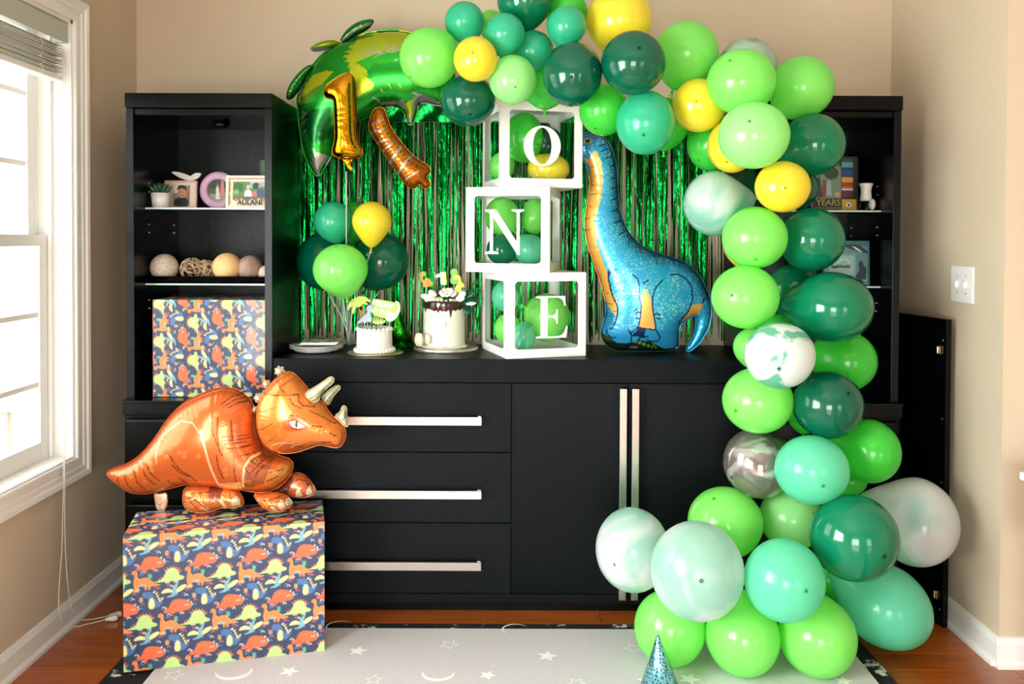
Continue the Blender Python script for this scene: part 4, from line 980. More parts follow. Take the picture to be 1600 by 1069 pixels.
# ------------------------------------------------------------------ wrapping paper print (tile of 475 x 860 units, two staggered rows)
NAVY = (54, 66, 98)
def sprite_ops():
    O1, O2, O3 = (240, 140, 76), (234, 120, 70), (238, 108, 66); GR = (190, 220, 138); YE = (248, 226, 150); TE = (126, 182, 196); BL = (78, 116, 170); WH = (235, 240, 225)
    ops = []
    def p(c, pts): ops.append(('p', c, pts))
    def l(c, pts, w_): ops.append(('l', c, pts, w_))
    # spiky green one, centred at 0,0
    for i in range(11):
        a = math.radians(205 - i * 17.5) if i > 3 else 0
        if i > 3: cx, cy = 0 + 62 * math.cos(a), 5 - 62 * math.sin(a); dx, dy = math.cos(a), -math.sin(a)
        else: cx, cy = -110 + i * 22, 42 - i * 14; dx, dy = -.35, -.94
        h = 38 if i > 3 else 26; wd = 12 if i > 3 else 9
        p(O1, [(cx - dy * wd, cy + dx * wd), (cx + dx * h * 1.1, cy + dy * h * 1.1), (cx + dy * wd, cy - dx * wd)])
    p(GR, smooth_poly([(-178, 52), (-120, 42), (-82, 25), (-62, -20), (-40, -62), (0, -78), (35, -66), (58, -30), (68, 0), (85, 8), (105, 12), (112, 28), (104, 42), (60, 50), (0, 55), (-70, 57), (-140, 57)], 2))
    for x in (-52, -32, 26, 46): p(GR, [(x - 8, 50), (x + 8, 50), (x + 8, 70), (x - 8, 70)])
    l(O1, [(80, 22), (96, 26)], 2.5)
    # long necked orange one, centred at -240,60
    ox, oy = -240, 60
    def q(pts): return [(ox + x, oy + y) for x, y in pts]
    l(YE, q([(-62, -60), (-50, -15), (-10, -50), (30, -48), (70, -10)]), 3.5)
    p(O1, smooth_poly(q([(-120, -112), (-108, -132), (-86, -138), (-68, -122), (-66, -92), (-66, -40), (-20, -62), (22, -60), (56, -30), (78, 0), (140, 14), (132, 24), (70, 28), (50, 24), (46, 60), (30, 60), (26, 26), (16, 26), (12, 60), (0, 60), (-6, 22), (-44, 20), (-56, 26), (-54, 78), (-68, 78), (-72, 40), (-84, 76), (-96, 72), (-98, 20), (-104, -20), (-92, -78), (-96, -98), (-116, -96)]), 1))
    p(TE, smooth_poly(q([(-60, 16), (-35, 2), (-5, 2), (20, 14), (0, 22), (-40, 24)]), 1))
    # flying one, centred at 20,140
    ox, oy = 20, 140
    p(YE, smooth_poly(q([(-122, 28), (-100, -6), (-60, -22), (-20, -4), (-14, 26), (-50, 20), (-90, 24)]), 1))
    p(YE, smooth_poly(q([(12, 8), (50, -34), (96, -46), (118, -34), (90, -4), (50, 20), (16, 34)]), 1))
    p(TE, smooth_poly(q([(-20, -18), (0, -40), (34, -84), (44, -84), (30, -40), (20, -10), (22, 30), (34, 56), (16, 46), (0, 60), (-60, 70), (-72, 60), (-30, 50), (-14, 26)]), 1))
    p(O2, q([(-34, -44), (0, -30), (-4, -20), (-22, -28)]))
    # blue one with a yellow belly, centred at 305,190 and its neighbour by wrap-around
    ox, oy = 300, 200
    p(BL, smooth_poly(q([(-92, -42), (-84, -60), (-30, -64), (0, -50), (18, -10), (34, 32), (70, 32), (92, -4), (100, 20), (84, 66), (50, 96), (14, 100), (-34, 104), (-40, 30), (-38, 0), (-80, -6)]), 1))
    p(YE, smooth_poly(q([(-26, 0), (14, 2), (22, 104), (-40, 104)]), 1))
    for (a, b) in ((10, -62), (30, -44), (40, -18), (52, 6), (62, 26), (82, 8)): p(WH if a < 20 else YE, q([(a - 8, b + 6), (a + 20, b - 12), (a + 8, b + 18)]))
    # red three-horned one, centred at 60,290
    ox, oy = 60, 290
    p(O3, smooth_poly(q([(-140, 62), (-120, 32), (-98, 38), (-80, -6), (-62, -42), (-20, -62), (30, -54), (70, -48), (96, -20), (118, 6), (112, 40), (70, 56), (40, 54), (30, 76), (8, 76), (0, 62), (-30, 62), (-40, 80), (-66, 80), (-74, 60), (-110, 68)]), 1))
    for (a, b) in ((-118, 24), (84, -40), (108, -18), (118, 4)): p(WH, q([(a - 6, b + 8), (a + 8, b - 14), (a + 12, b + 8)]))
    for k in range(7): p(YE, q(ell(-50 + k * 14, -28 + (k % 3) * 10, 2.5, 2.5, 6)))
    l(WH, q([(52, 2), (58, 10), (66, 2)]), 2.5); l(WH, q([(74, 0), (80, 8), (88, 0)]), 2.5)
    # leaves and little arcs
    for (cx, cy, c, dr) in ((-196 + 475, -10, (110, 220, 170), 1), (200, 210, (252, 190, 120), -1)):
        l(c, [(cx, cy - 26), (cx, cy + 26)], 2.8)
        for k in (-14, 0, 14):
            for s in (-1, 1): p(c, [(cx, cy + k + 6), (cx + s * 20, cy + k - 10), (cx + s * 12, cy + k + 6)])
    def arc(cx, cy, c): l(c, [(cx + 14 * math.cos(a), cy - 14 * math.sin(a)) for a in [PI * t / 6 for t in range(7)]], 3)
    R_, W_, B_ = (240, 110, 110), (246, 236, 200), (110, 150, 205)
    for (x, y, c) in ((215, -50, W_), (240, -38, R_), (205, -24, B_), (335 - 475, -52, W_), (310 - 475, -70, B_), (-30, 100, R_), (-4, 106, W_), (150, 130, W_), (140, 155, R_), (172, 120, W_), (110, 190, B_), (128, 205, W_), (215, 260, R_), (330, 108, R_), (200, 300, B_), (-120, 120, R_), (415, 330, R_), (400, 310, W_)):
        arc(x, y, c)
    return ops
TW, TH = 475, 860
def make_tile(res=2.0):
    w_, h_ = int(TW / res), int(TH / res); X, Y = np.meshgrid((np.arange(w_) + .5) * res, (np.arange(h_) + .5) * res)
    C = np.tile(np.array(srgb(*NAVY)[:3]), (h_, w_, 1))
    for dx, dy in ((120, 120), (120 + TW / 2 + 6, 120 + TH / 2)):
        for op in sprite_ops():
            pts = np.array(op[2]) + (dx, dy); wd = op[3] if op[0] == 'l' else 0
            for sx in (-TW, 0, TW):
                for sy in (-TH, 0, TH):
                    q = pts + (sx, sy); a0, b0 = q.min(0) - wd - 1; a1, b1 = q.max(0) + wd + 1
                    i0, i1, j0, j1 = max(0, int(a0 / res)), min(w_, int(a1 / res) + 2), max(0, int(b0 / res)), min(h_, int(b1 / res) + 2)
                    if i0 >= i1 or j0 >= j1: continue
                    xs, ys = X[j0:j1, i0:i1], Y[j0:j1, i0:i1]
                    mk = pip(xs, ys, q.tolist()) if op[0] == 'p' else pldist(xs, ys, q.tolist())[0] < wd
                    C[j0:j1, i0:i1][mk] = srgb(*op[1])[:3]
    return C
TILE = make_tile(); TRES = 2.0
def paper(u, v, per=0.152):
    """u, v in metres on the sheet (v downwards) -> colour, box filtered"""
    k = TW / per; out = 0
    for du in (-.0007, .0, .0007):
        for dv in (-.0007, .0, .0007):
            i = (((u + du) * k) % TW / TRES).astype(int) % TILE.shape[1]; j = (((v + dv) * k) % TH / TRES).astype(int) % TILE.shape[0]
            out = out + TILE[j, i]
    return out / 9
M_paper = printmat('wrapping_paper', rough=0.34, coat=0.25, wrinkle=0.12, wscale=22)
def gift(name, label, base, yaw, W_, D_, H_, umap, grp=None, res=0.0021):
    """base = front left bottom corner"""
    c, s = math.cos(yaw), math.sin(yaw); fx = Vector((c, s, 0)); bk = Vector((-s, c, 0)); up = Vector((0, 0, 1)); o = Vector(base)
    t = thing(name, label, 'gift box', o + fx * W_ / 2 + bk * D_ / 2, grp)
    def bul(a): return lambda U, V: a * np.sin(PI * U) * np.sin(PI * V) + 0.0008 * np.sin(U * 17 + V * 9) * np.sin(PI * U) * np.sin(PI * V)
    n = lambda d: max(2, int(d / res))
    print_grid('front_side', o + up * H_, fx * W_, -up * H_, n(W_), n(H_), lambda U, V: umap(U * W_, V * H_), M_paper, t, None)
    print_grid('top_side', o + up * H_ + bk * D_, fx * W_, -bk * D_, n(W_), n(D_), lambda U, V: umap(U * W_, (V - 1) * D_), M_paper, t, None)
    print_grid('left_side', o + bk * D_ + up * H_, -bk * D_, -up * H_, n(D_) // 2, n(H_) // 2, lambda U, V: umap((U - 1) * D_, V * H_), M_paper, t)
    print_grid('right_side', o + fx * W_ + up * H_, bk * D_, -up * H_, n(D_) // 2, n(H_) // 2, lambda U, V: umap(W_ + U * D_, V * H_), M_paper, t)
    m = MB(); i = 0.0012; cc = o + fx * W_ / 2 + bk * D_ / 2 + up * H_ / 2
    m.obox(cc, fx * (W_ / 2 - i), bk * (D_ / 2 - i), up * (H_ / 2 - i)); m.build('inner_box', M_papercore, t)
    return t
M_papercore = mat('paper_core', (44, 56, 88), rough=0.6)
g1z = mt_z1
ga, gb = G(193, 1051, g1z), G(507, 1017, g1z); v = gb - ga; yaw1 = math.atan2(v.y, v.x); W1 = v.length
gtz = (P(193, 841, ga.y).z + P(503, 813, gb.y).z) / 2
gift('gift_box', 'large gift on the mat wrapped in navy paper with upright dinosaurs', ga, yaw1, W1, 0.235, gtz - g1z, lambda u, v: paper(u - 0.022, v + 0.045 - u * 0.00))
g2 = G(239, 629, TZ + 0.003); g2b = G(432, 629, TZ + 0.003)
W2 = 0.408; gift('gift_box', 'gift in the left cabinet wrapped in sideways dinosaur paper', (P(239, 629, 3.10).x, 3.10, TZ + 0.0025), -0.012, W2, 0.26, 0.350, lambda u, v: paper(-v + 0.05, u + 0.01, 0.136))
# ------------------------------------------------------------------ dinosaur foil balloon (orange)
M_foilO = printmat('foil_orange', rough=0.28, metal=0.5, coat=0.35, wrinkle=0.06, wscale=20)
c1 = lambda pts: cp(pts, 160, 570, .2432)
c2 = lambda pts: cp(pts, 330, 570, .234)
c4 = lambda pts: cp(pts, 190, 440, .374)
OR = (222, 106, 44); DK = (110, 40, 16); CR = (246, 205, 140); BRN = (168, 84, 40); CLAW = (248, 228, 190)
tri_body = [(167, 738), (178, 732), (201, 725), (223, 709), (243, 684), (262, 655), (280, 636), (297, 624), (328, 610), (353, 605), (377, 612), (393, 628), (401, 645), (402, 675), (411, 700), (432, 711), (457, 719), (457, 735), (448, 750), (432, 763), (412, 769), (388, 767), (353, 764), (330, 758), (305, 756), (286, 757), (265, 763), (233, 771), (210, 771), (196, 767), (180, 755), (170, 745)]
pb = Paint(OR)
pb.poly(BRN, c2([(260, 620), (340, 570), (440, 610), (380, 770), (300, 790), (240, 780)]))
pb.poly((206, 130, 50), c2([(380, 780), (400, 720), (480, 640), (545, 640), (540, 700), (440, 800)]))
pb.poly((214, 122, 44), c1([(300, 800), (330, 770), (430, 720), (520, 700), (560, 720), (500, 750), (400, 790), (330, 820)]))
for pl in ([(0, 400), (50, 600), (105, 810)], [(250, 780), (270, 640), (300, 590), (345, 572)]): pb.line((250, 200, 150), c2(pl), 1.7)
pb.poly((246, 176, 100), c2([(95, 755), (245, 745), (235, 800), (110, 810)]))
for pl in ([(60, 290), (70, 400), (110, 500), (135, 560)], [(100, 320), (100, 420), (120, 540)], [(180, 340), (190, 420), (195, 470)], [(100, 560), (110, 640), (135, 720)], [(205, 550), (205, 640), (212, 740)],
           [(140, 465), (290, 465)], [(150, 490), (270, 482)], [(140, 520), (300, 512)], [(130, 440), (280, 442)], [(240, 570), (320, 560)], [(110, 240), (160, 200), (210, 190)], [(130, 255), (190, 215), (240, 215)], [(150, 265), (210, 235), (260, 235)], [(400, 750), (470, 720)], [(420, 690), (500, 680)], [(270, 640), (300, 700)], [(330, 715), (380, 640)], [(300, 690), (390, 600)], [(320, 700), (420, 620)]):
    pb.line(DK, c2(pl), 0.8)
for pl in ([(130, 700), (140, 780)], [(185, 690), (200, 740), (240, 790)], [(250, 650), (270, 720), (310, 770)], [(305, 600), (330, 680), (390, 740)], [(340, 610), (370, 660), (420, 710)], [(500, 540), (560, 630), (640, 690)], [(515, 600), (560, 650), (620, 680)], [(550, 690), (590, 750)], [(640, 700), (670, 760)], [(470, 710), (500, 740)]):
    pb.line(DK, c1(pl), 0.85)
pb.line((240, 180, 140), c1([(410, 600), (400, 520), (430, 430), (560, 330), (640, 340), (690, 400)]), 0.8)
for (x, y) in ((370, 605), (375, 640), (230, 695), (480, 550), (565, 520), (600, 520), (595, 545), (685, 540), (325, 722)): pb.line((240, 175, 90), c1(ell(x, y, 11, 10, 8) + [(x + 11, y)]), 0.5)
for (x, y) in ((130, 355), (150, 388), (85, 298), (157, 530), (152, 692), (150, 655), (340, 610), (290, 745), (265, 735)): pb.line((240, 165, 80), c2(ell(x, y, 12, 11, 8) + [(x + 12, y)]), 0.5)
tri = thing('triceratops_balloon', 'orange horned dinosaur foil balloon standing on the big gift', 'foil balloon', (P(330, 800, 2.83).x, 2.83, gtz))
DT = 2.84
foil('body', tri_body, DT, 0.098, 1.25, pfn(pb), M_foilO, tri, pucker=0.09, pfreq=0.5, fin=1.4)
ph = Paint((228, 126, 50))
ph.poly((236, 140, 58), c2([(350, 180), (620, 180), (640, 250), (560, 320), (420, 400), (310, 340)]))
ph.poly((200, 92, 40), c2([(530, 350), (600, 300), (660, 330), (730, 380), (700, 400), (600, 410), (550, 400)]))
ph.poly((188, 90, 42), c2([(470, 550), (560, 480), (680, 500), (600, 560), (500, 590)]))
ph.poly((206, 96, 50), c2([(740, 500), (830, 490), (860, 545), (800, 540)]))
ph.poly((252, 238, 200), c2([(580, 345), (620, 340), (680, 380), (640, 392), (600, 380)]))
ph.poly((60, 46, 30), c2(ell(628, 364, 8, 22, 12)))
for pl, w_ in (([(575, 345), (620, 335), (690, 382)], .8), ([(590, 385), (640, 400), (680, 385)], .6), ([(560, 310), (620, 305), (670, 330), (720, 375), (780, 385)], .7), ([(350, 180), (480, 185), (620, 180)], .6), ([(450, 80), (490, 130), (540, 170)], .6), ([(500, 130), (560, 90)], .5), ([(310, 310), (400, 290), (500, 250)], .4), ([(320, 430), (400, 400), (470, 360)], .6), ([(370, 540), (420, 490), (460, 470)], .6), ([(740, 492), (830, 490), (862, 545)], .8), ([(830, 430), (860, 450)], 1.0), ([(570, 200), (600, 240), (650, 265)], .6), ([(700, 280), (780, 330), (850, 380)], .5), ([(620, 180), (625, 220), (660, 250), (720, 262)], .7)): ph.line(DK, c2(pl), w_)
for pl in ([(410, 570), (440, 520), (500, 492), (600, 490)], [(575, 530), (600, 505), (660, 500)]): ph.line((246, 206, 130), c2(pl), .5)
for k in range(14): ph.line(DK, c2([(620 + k * 9, 520 - k), (600 + k * 12, 545 - k * 2)]), 0.25)
for (x, y) in ((360, 378), (412, 460), (520, 440), (505, 408), (580, 290), (815, 412)): ph.line((250, 180, 90), c2(ell(x, y, 11, 11, 8) + [(x + 11, y)]), 0.4)
head = [(402, 628), (408, 615), (424, 598), (436, 588), (447, 582), (457.5, 583), (468, 593), (482, 608), (494, 621), (508, 632), (516, 645), (530, 657), (541, 668), (542, 680), (538, 690), (531, 698), (515, 696), (501, 693), (484, 699), (466, 706), (447, 709), (433, 708), (417, 702), (406, 687), (400, 670), (399, 648)]
foil('head', head, DT - 0.045, 0.082, 1.1, pfn(ph), M_foilO, tri, pucker=0.06, pfreq=0.6, fin=1.3, yaw=-0.12)
M_horn = printmat('foil_horn', rough=0.3, metal=0.35, coat=0.5)
pn = Paint((214, 206, 168)); 
for pl in ([(640, 200), (700, 190), (790, 100)], [(650, 230), (720, 190), (800, 110)], [(660, 250), (730, 205), (760, 160)], [(750, 230), (800, 180), (855, 150)], [(770, 250), (800, 200), (830, 175)], [(850, 350), (880, 310), (890, 285)], [(860, 370), (900, 350), (900, 310)]): pn.line((120, 130, 92), c2(pl), .6)
foil('horn', c2([(625, 200), (640, 178), (700, 145), (760, 105), (795, 78), (820, 88), (816, 118), (765, 160), (732, 200), (715, 240), (680, 255), (645, 235)]), DT - 0.085, 0.022, 0.8, pfn(pn), M_horn, tri, pucker=0, fin=0.8)
foil('horn', c2([(735, 215), (790, 165), (845, 133), (866, 152), (835, 185), (805, 225), (785, 272), (750, 255)]), DT - 0.030, 0.020, 0.8, pfn(pn), M_horn, tri, pucker=0, fin=0.8)
foil('horn', c2([(822, 340), (862, 318), (872, 280), (890, 272), (906, 292), (902, 330), (916, 375), (908, 425), (860, 378)]), DT - 0.06, 0.020, 0.8, pfn(pn), M_horn, tri, pucker=0, fin=0.8)
pf = Paint((226, 214, 184)); frl = Paint((220, 206, 176))
for (x, y, r, n) in ((437, 580, 7.5, 7), (417, 600, 6, 6), (404, 622, 7, 6), (399, 640, 5, 6)):
    foil('frill_nub', [(x + r * (1 + .22 * (-1) ** i) * math.cos(i * PI / n), y + r * (1 + .22 * (-1) ** i) * math.sin(i * PI / n)) for i in range(2 * n)], DT - 0.01, 0.016, 0.9, pfn(frl), M_horn, tri, pucker=0, fin=0.5)
pr = Paint((232, 130, 62))
pr.poly((150, 70, 46), c4([(370, 855), (430, 865), (420, 900), (380, 900)]))
for pts in ([(420, 905), (440, 935), (452, 942), (440, 910), (428, 895)], [(466, 905), (470, 930), (500, 930), (500, 905), (486, 890)], [(340, 925), (365, 950), (392, 958), (370, 935)], [(290, 940), (300, 958), (320, 962)]): pr.poly(CLAW, c4(pts))
for pl in ([(262, 920), (300, 890), (340, 905), (380, 955)], [(300, 900), (330, 935)], [(420, 880), (430, 905)], [(460, 880), (470, 905)], [(375, 870), (300, 875)]): pr.line(DK, c4(pl), 0.6)
pr.line((250, 215, 170), c4([(280, 905), (330, 890), (360, 920)]), .6)
foil('rear_foot', c4([(255, 900), (262, 862), (300, 851), (380, 858), (480, 868), (505, 900), (512, 932), (470, 945), (405, 944), (388, 958), (330, 966), (280, 958), (258, 935)]), DT - 0.03, 0.040, 1.0, pfn(pr), M_foilO, tri, pucker=0.12, pfreq=.6, fin=1)
pr2 = Paint((230, 128, 60))
for pts in ([(415, 920), (440, 975), (462, 972), (440, 925)], [(460, 900), (480, 960), (512, 955), (500, 905), (480, 885)], [(505, 885), (515, 935), (540, 930), (530, 890)], [(370, 785), (400, 830), (420, 835), (380, 785)]): pr2.poly(CLAW, c2(pts))
for pl in ([(300, 880), (380, 890), (470, 870)], [(410, 920), (440, 915)], [(455, 895), (490, 900)], [(330, 930), (400, 975)]): pr2.line(DK, c2(pl), .6)
foil('front_foot', c2([(280, 858), (340, 862), (420, 852), (490, 868), (530, 900), (542, 935), (505, 962), (435, 985), (375, 975), (315, 925)]), DT - 0.05, 0.040, 1.0, pfn(pr2), M_foilO, tri, pucker=0.12, pfreq=.6, fin=1)
pr3 = Paint((214, 108, 66)); pr3.poly((120, 60, 44), c2([(440, 840), (540, 735), (560, 760), (520, 860), (500, 870)]))
for pts in ([(585, 800), (575, 870), (605, 882), (620, 860), (600, 800)], [(655, 800), (640, 855), (665, 868), (685, 850), (670, 800)], [(680, 800), (685, 845), (696, 840)]): pr3.poly(CLAW, c2(pts))
for pl in ([(555, 770), (600, 752), (640, 770), (660, 800)], [(575, 830), (600, 800)], [(640, 830), (660, 800)]): pr3.line(DK, c2(pl), .6)
foil('front_foot', c2([(425, 852), (470, 800), (520, 750), (560, 722), (610, 728), (655, 770), (690, 820), (696, 848), (672, 872), (600, 888), (545, 885), (500, 868), (460, 858)]), DT + 0.02, 0.034, 1.0, pfn(pr3), M_foilO, tri, pucker=0.12, pfreq=.6, fin=1)
pv = Paint((246, 200, 170)); pv.line((200, 110, 80), c1([(345, 880), (375, 900), (405, 870)]), .5); pv.line((200, 110, 80), c1([(375, 900), (370, 940)]), .5)
foil('valve_tab', c1([(330, 825), (370, 830), (412, 820), (420, 860), (415, 905), (395, 938), (370, 945), (348, 925), (338, 870)]), DT, 0.004, 1.2, pfn(pv), M_horn, tri, pucker=0, fin=.4)
# ------------------------------------------------------------------ long necked foil balloon (blue)
M_foilB = printmat('foil_blue', rough=0.27, metal=0.4, coat=0.3, wrinkle=0.06, wscale=22, spots=True)
cb = lambda pts: cp(pts, 890, 190, .3556)
c5 = lambda pts: cp(pts, 940, 370, .1777)
cn = lambda pts: cp(pts, 890, 190, .1683)
BLU = (38, 160, 206); NVY = (14, 36, 84); ORG = (246, 178, 84)
bront = cb([(36, 92), (44, 60), (66, 46), (95, 42), (140, 58), (178, 98), (198, 160), (207, 230), (211, 330), (224, 410), (258, 485), (310, 540), (370, 573), (450, 592), (520, 622), (565, 665), (594, 720), (614, 760), (623, 830), (610, 900), (570, 968), (525, 1004), (512, 1000), (540, 955), (556, 905), (562, 850), (552, 838), (520, 862), (482, 884), (476, 930), (478, 992), (400, 1002), (280, 997), (200, 1000), (155, 965), (140, 930), (148, 885), (165, 830), (155, 755), (120, 640), (82, 540), (68, 450), (75, 380), (90, 310), (94, 250), (82, 195), (62, 158), (42, 140), (34, 115)])
pB = Paint(BLU)
pB.poly(ORG, cn([(200, 280), (240, 270), (285, 370), (300, 500), (285, 700), (240, 850), (200, 960), (190, 1069), (130, 1069), (130, 900), (150, 750), (185, 600), (190, 500), (180, 400), (110, 310), (180, 350)]))
pB.poly(ORG, cb([(66, 440), (112, 440), (112, 520), (135, 590), (160, 660), (170, 730), (198, 770), (204, 838), (190, 838), (165, 800), (150, 760), (115, 650), (75, 540)]))
pB.poly(ORG, c5([(320, 520), (340, 440), (370, 440), (400, 520), (420, 680), (445, 790), (300, 765), (315, 640)]))
pB.poly(ORG, c5([(668, 755), (700, 700), (760, 580), (880, 560), (860, 600), (840, 670), (780, 680), (700, 745)]))
pB.poly(NVY, c5([(240, 850), (300, 770), (365, 780), (350, 850), (290, 850)]))
pB.poly((38, 130, 176), c5([(30, 640), (60, 640), (120, 670), (80, 790), (20, 800), (30, 720)]))
pB.poly((44, 152, 200), c5([(80, 780), (200, 790), (245, 810), (245, 910), (120, 900), (40, 830)]))
pB.poly((44, 152, 200), c5([(360, 780), (450, 790), (500, 860), (420, 900), (300, 880), (370, 840)]))
pB.poly((44, 152, 200), c5([(450, 800), (660, 790), (668, 960), (540, 965), (430, 900)]))
pB.poly((22, 40, 34), c5([(0, 830), (40, 850), (120, 910), (240, 915), (300, 880), (420, 900), (540, 965), (670, 962), (720, 940), (720, 1010), (0, 1010)]))
for (x, y, r) in ((280, 895, 14), (315, 905, 17), (355, 920, 17), (395, 935, 15), (430, 945, 12)): pB.poly((108, 150, 50), c5(ell(x, y, r, r, 10)))
pB.poly((60, 120, 50), c5([(410, 895), (430, 890), (480, 960), (465, 965)])); pB.poly((140, 90, 120), c5(ell(275, 950, 40, 14, 12))); pB.poly((130, 80, 110), c5(ell(700, 955, 26, 16, 12))); pB.poly((50, 80, 50), c5([(0, 840), (60, 860), (110, 900), (60, 900), (0, 890)]))
pB.poly((30, 120, 168), cn([(100, 150), (130, 100), (260, 110), (230, 200), (210, 280), (170, 345), (100, 300)]))
pB.poly((190, 168, 84), cn(ell(162, 172, 36, 26, 18))); pB.poly((12, 12, 16), cn(ell(162, 172, 24, 20, 16))); pB.poly((240, 240, 240), cn(ell(158, 162, 6, 5, 8)))
for pl in ([(75, 225), (45, 290), (48, 360), (62, 420), (85, 510), (110, 560), (125, 610), (120, 680), (105, 730), (70, 790)], [(108, 270), (60, 295), (48, 330)], [(250, 315), (290, 350), (305, 410), (300, 500), (320, 580), (315, 660), (300, 760), (240, 815)], [(505, 360), (440, 430), (415, 510), (415, 600), (435, 700), (450, 790), (490, 860), (470, 890), (400, 890), (380, 880)],
           [(580, 318), (640, 310), (710, 345), (760, 410), (770, 520), (740, 630), (665, 720), (665, 760)], [(340, 390), (380, 360)], [(260, 625), (285, 605)], [(265, 655), (290, 632), (310, 640)], [(280, 690), (305, 690)], [(425, 660), (450, 645), (480, 660)], [(455, 690), (485, 690)], [(40, 800), (35, 830), (80, 870), (110, 860)], [(215, 790), (240, 830), (245, 910), (200, 915)], [(300, 880), (320, 855), (380, 850)], [(300, 770), (445, 790)], [(885, 520), (860, 570)], [(668, 800), (668, 960)]): pB.line(NVY, c5(pl), 1.15)
for (x, y) in ((265, 215), (285, 265), (330, 325), (365, 405), (380, 515), (380, 610), (380, 712), (380, 818), (400, 925), (440, 1030)):
    pB.line(NVY, cn([(x, y + 8), (x + 22, y), (x + 45, y - 8), (x + 62, y - 26)]), 1.0)
for (x, y, dx) in ((325, 90, 8), (460, 180, 0), (610, 180, 30), (740, 230, 40), (230, 20, -10)): pB.line(NVY, c5([(x - 20, y - 50), (x, y), (x + dx, y + 50)]), 0.7)
for (x0, y0, x1, y1) in ((200, 420, 270, 370), (200, 500, 310, 495), (200, 580, 260, 575), (190, 662, 290, 668), (180, 780, 200, 782), (150, 890, 200, 880), (140, 1000, 190, 985)): pB.line((60, 40, 30), cn([(x0, y0), (x1, y1)]), 0.45)
for pl in ([(35, 478), (50, 478)], [(50, 570), (80, 572)], [(90, 635), (110, 630)]): pB.line((60, 40, 30), c5(pl), .6)
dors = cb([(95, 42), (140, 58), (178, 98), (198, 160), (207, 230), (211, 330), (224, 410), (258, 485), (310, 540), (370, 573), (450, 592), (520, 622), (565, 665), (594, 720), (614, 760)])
legs = [c5([(60, 240), (250, 310), (300, 400), (320, 600), (300, 760), (80, 780), (50, 400)]), c5([(420, 440), (500, 360), (600, 310), (720, 350), (770, 450), (760, 600), (660, 740), (460, 790), (420, 620)])]
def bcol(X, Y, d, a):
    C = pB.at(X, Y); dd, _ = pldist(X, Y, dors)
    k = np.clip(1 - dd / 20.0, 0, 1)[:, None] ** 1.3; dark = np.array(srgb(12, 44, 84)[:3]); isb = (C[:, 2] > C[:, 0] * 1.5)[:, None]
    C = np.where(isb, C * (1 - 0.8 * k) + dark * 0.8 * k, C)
    al = (C[:, 2] > C[:, 0] * 1.8) & (C[:, 2] > 0.2) & (d > 2.5) & (Y < 510); al = al.astype(float)
    lg = np.zeros(X.shape, bool)
    for L_ in legs: lg |= pip(X, Y, L_)
    al = al * np.where(lg, 1.0, 0.6); return np.concatenate([C, al[:, None]], 1)
DB = 3.24
br = thing('long_neck_balloon', 'tall blue spotted long-necked dinosaur foil balloon standing on the sideboard', 'foil balloon', (P(1010, 548, DB).x, DB, SH))
o = foil('body', bront, DB, 0.085, 1.25, bcol, M_foilB, br, pucker=0.06, pfreq=0.5, fin=1.8)
dz = P(1010, 547, DB).z - SH
br.location.z += 0; 
for ch in br.children: ch.location.z -= dz - 0.006
# ------------------------------------------------------------------ palm foil balloon
M_foilG = printmat('foil_palm', rough=0.27, metal=0.75, coat=0.15, wrinkle=0.10, wscale=14)
c6 = lambda pts: cp(pts, 430, 20, .2806)
GRN = (22, 150, 36); YG = (176, 196, 30); SIL = (168, 172, 168); LG = (40, 176, 40)
pp = Paint(GRN)
pp.poly(YG, c6([(470, 130), (560, 110), (740, 105), (960, 170), (980, 260), (700, 235), (620, 240), (560, 262), (490, 300), (420, 330), (440, 300), (400, 296), (430, 280), (394, 264), (440, 250), (400, 236), (450, 228), (420, 205), (460, 190)]))
pp.poly(YG, c6([(180, 410), (230, 360), (300, 343), (350, 345), (280, 420), (200, 480), (150, 520), (135, 500)]))
pp.poly(YG, c6([(440, 320), (500, 300), (530, 340), (535, 375), (500, 350), (570, 420), (560, 440), (450, 500), (440, 400)]))
pp.poly((96, 140, 30), c6([(135, 500), (180, 470), (250, 430), (330, 400), (200, 500), (140, 540)]))
pp.poly(LG, c6([(470, 300), (560, 262), (700, 240), (960, 260), (960, 330), (700, 300), (560, 310), (540, 350)]))
pp.poly((0, 92, 34), c6([(180, 560), (330, 540), (320, 700), (220, 740), (170, 640)]))
for (a, b) in (((485, 240), (520, 270)), ((510, 215), (545, 255)), ((530, 205), (570, 255)), ((560, 190), (605, 250)), ((608, 175), (650, 240)), ((640, 170), (700, 235)), ((695, 185), (710, 200))): pp.poly(SIL, c6([a, (b[0] + 8, b[1] - 5), (b[0] - 6, b[1] + 6)]))
pp.poly(SIL, c6([(555, 282), (600, 250), (700, 230), (700, 242), (620, 250)])); pp.poly(SIL, c6([(675, 290), (700, 275), (700, 288)]))
pp.poly(SIL, c6([(200, 343), (195, 375), (170, 400), (205, 395), (150, 430), (180, 430), (135, 470), (128, 440), (140, 400), (165, 385)]))
pp.poly(SIL, c6([(210, 745), (240, 780), (300, 800), (300, 830), (270, 850), (240, 905), (215, 880), (195, 820), (225, 850), (200, 790), (235, 830)]))
for (a, b) in (((215, 548), (150, 600)), ((195, 600), (150, 640)), ((195, 650), (148, 690)), ((190, 570), (160, 560))): pp.poly(SIL, c6([a, (b[0], b[1] - 7), (b[0] + 4, b[1] + 8)]))
pp.poly(SIL, c6([(548, 480), (590, 495), (600, 480), (590, 505), (700, 500), (720, 495), (735, 530), (790, 470), (765, 455), (850, 470), (960, 520), (960, 560), (880, 505), (800, 500), (775, 570), (755, 625), (735, 600), (722, 545), (680, 515), (600, 520)]))
for (a, b) in (((590, 425), (610, 455)), ((640, 410), (665, 445)), ((690, 400), (720, 440))): pp.line((150, 170, 60), c6([a, b]), .4)
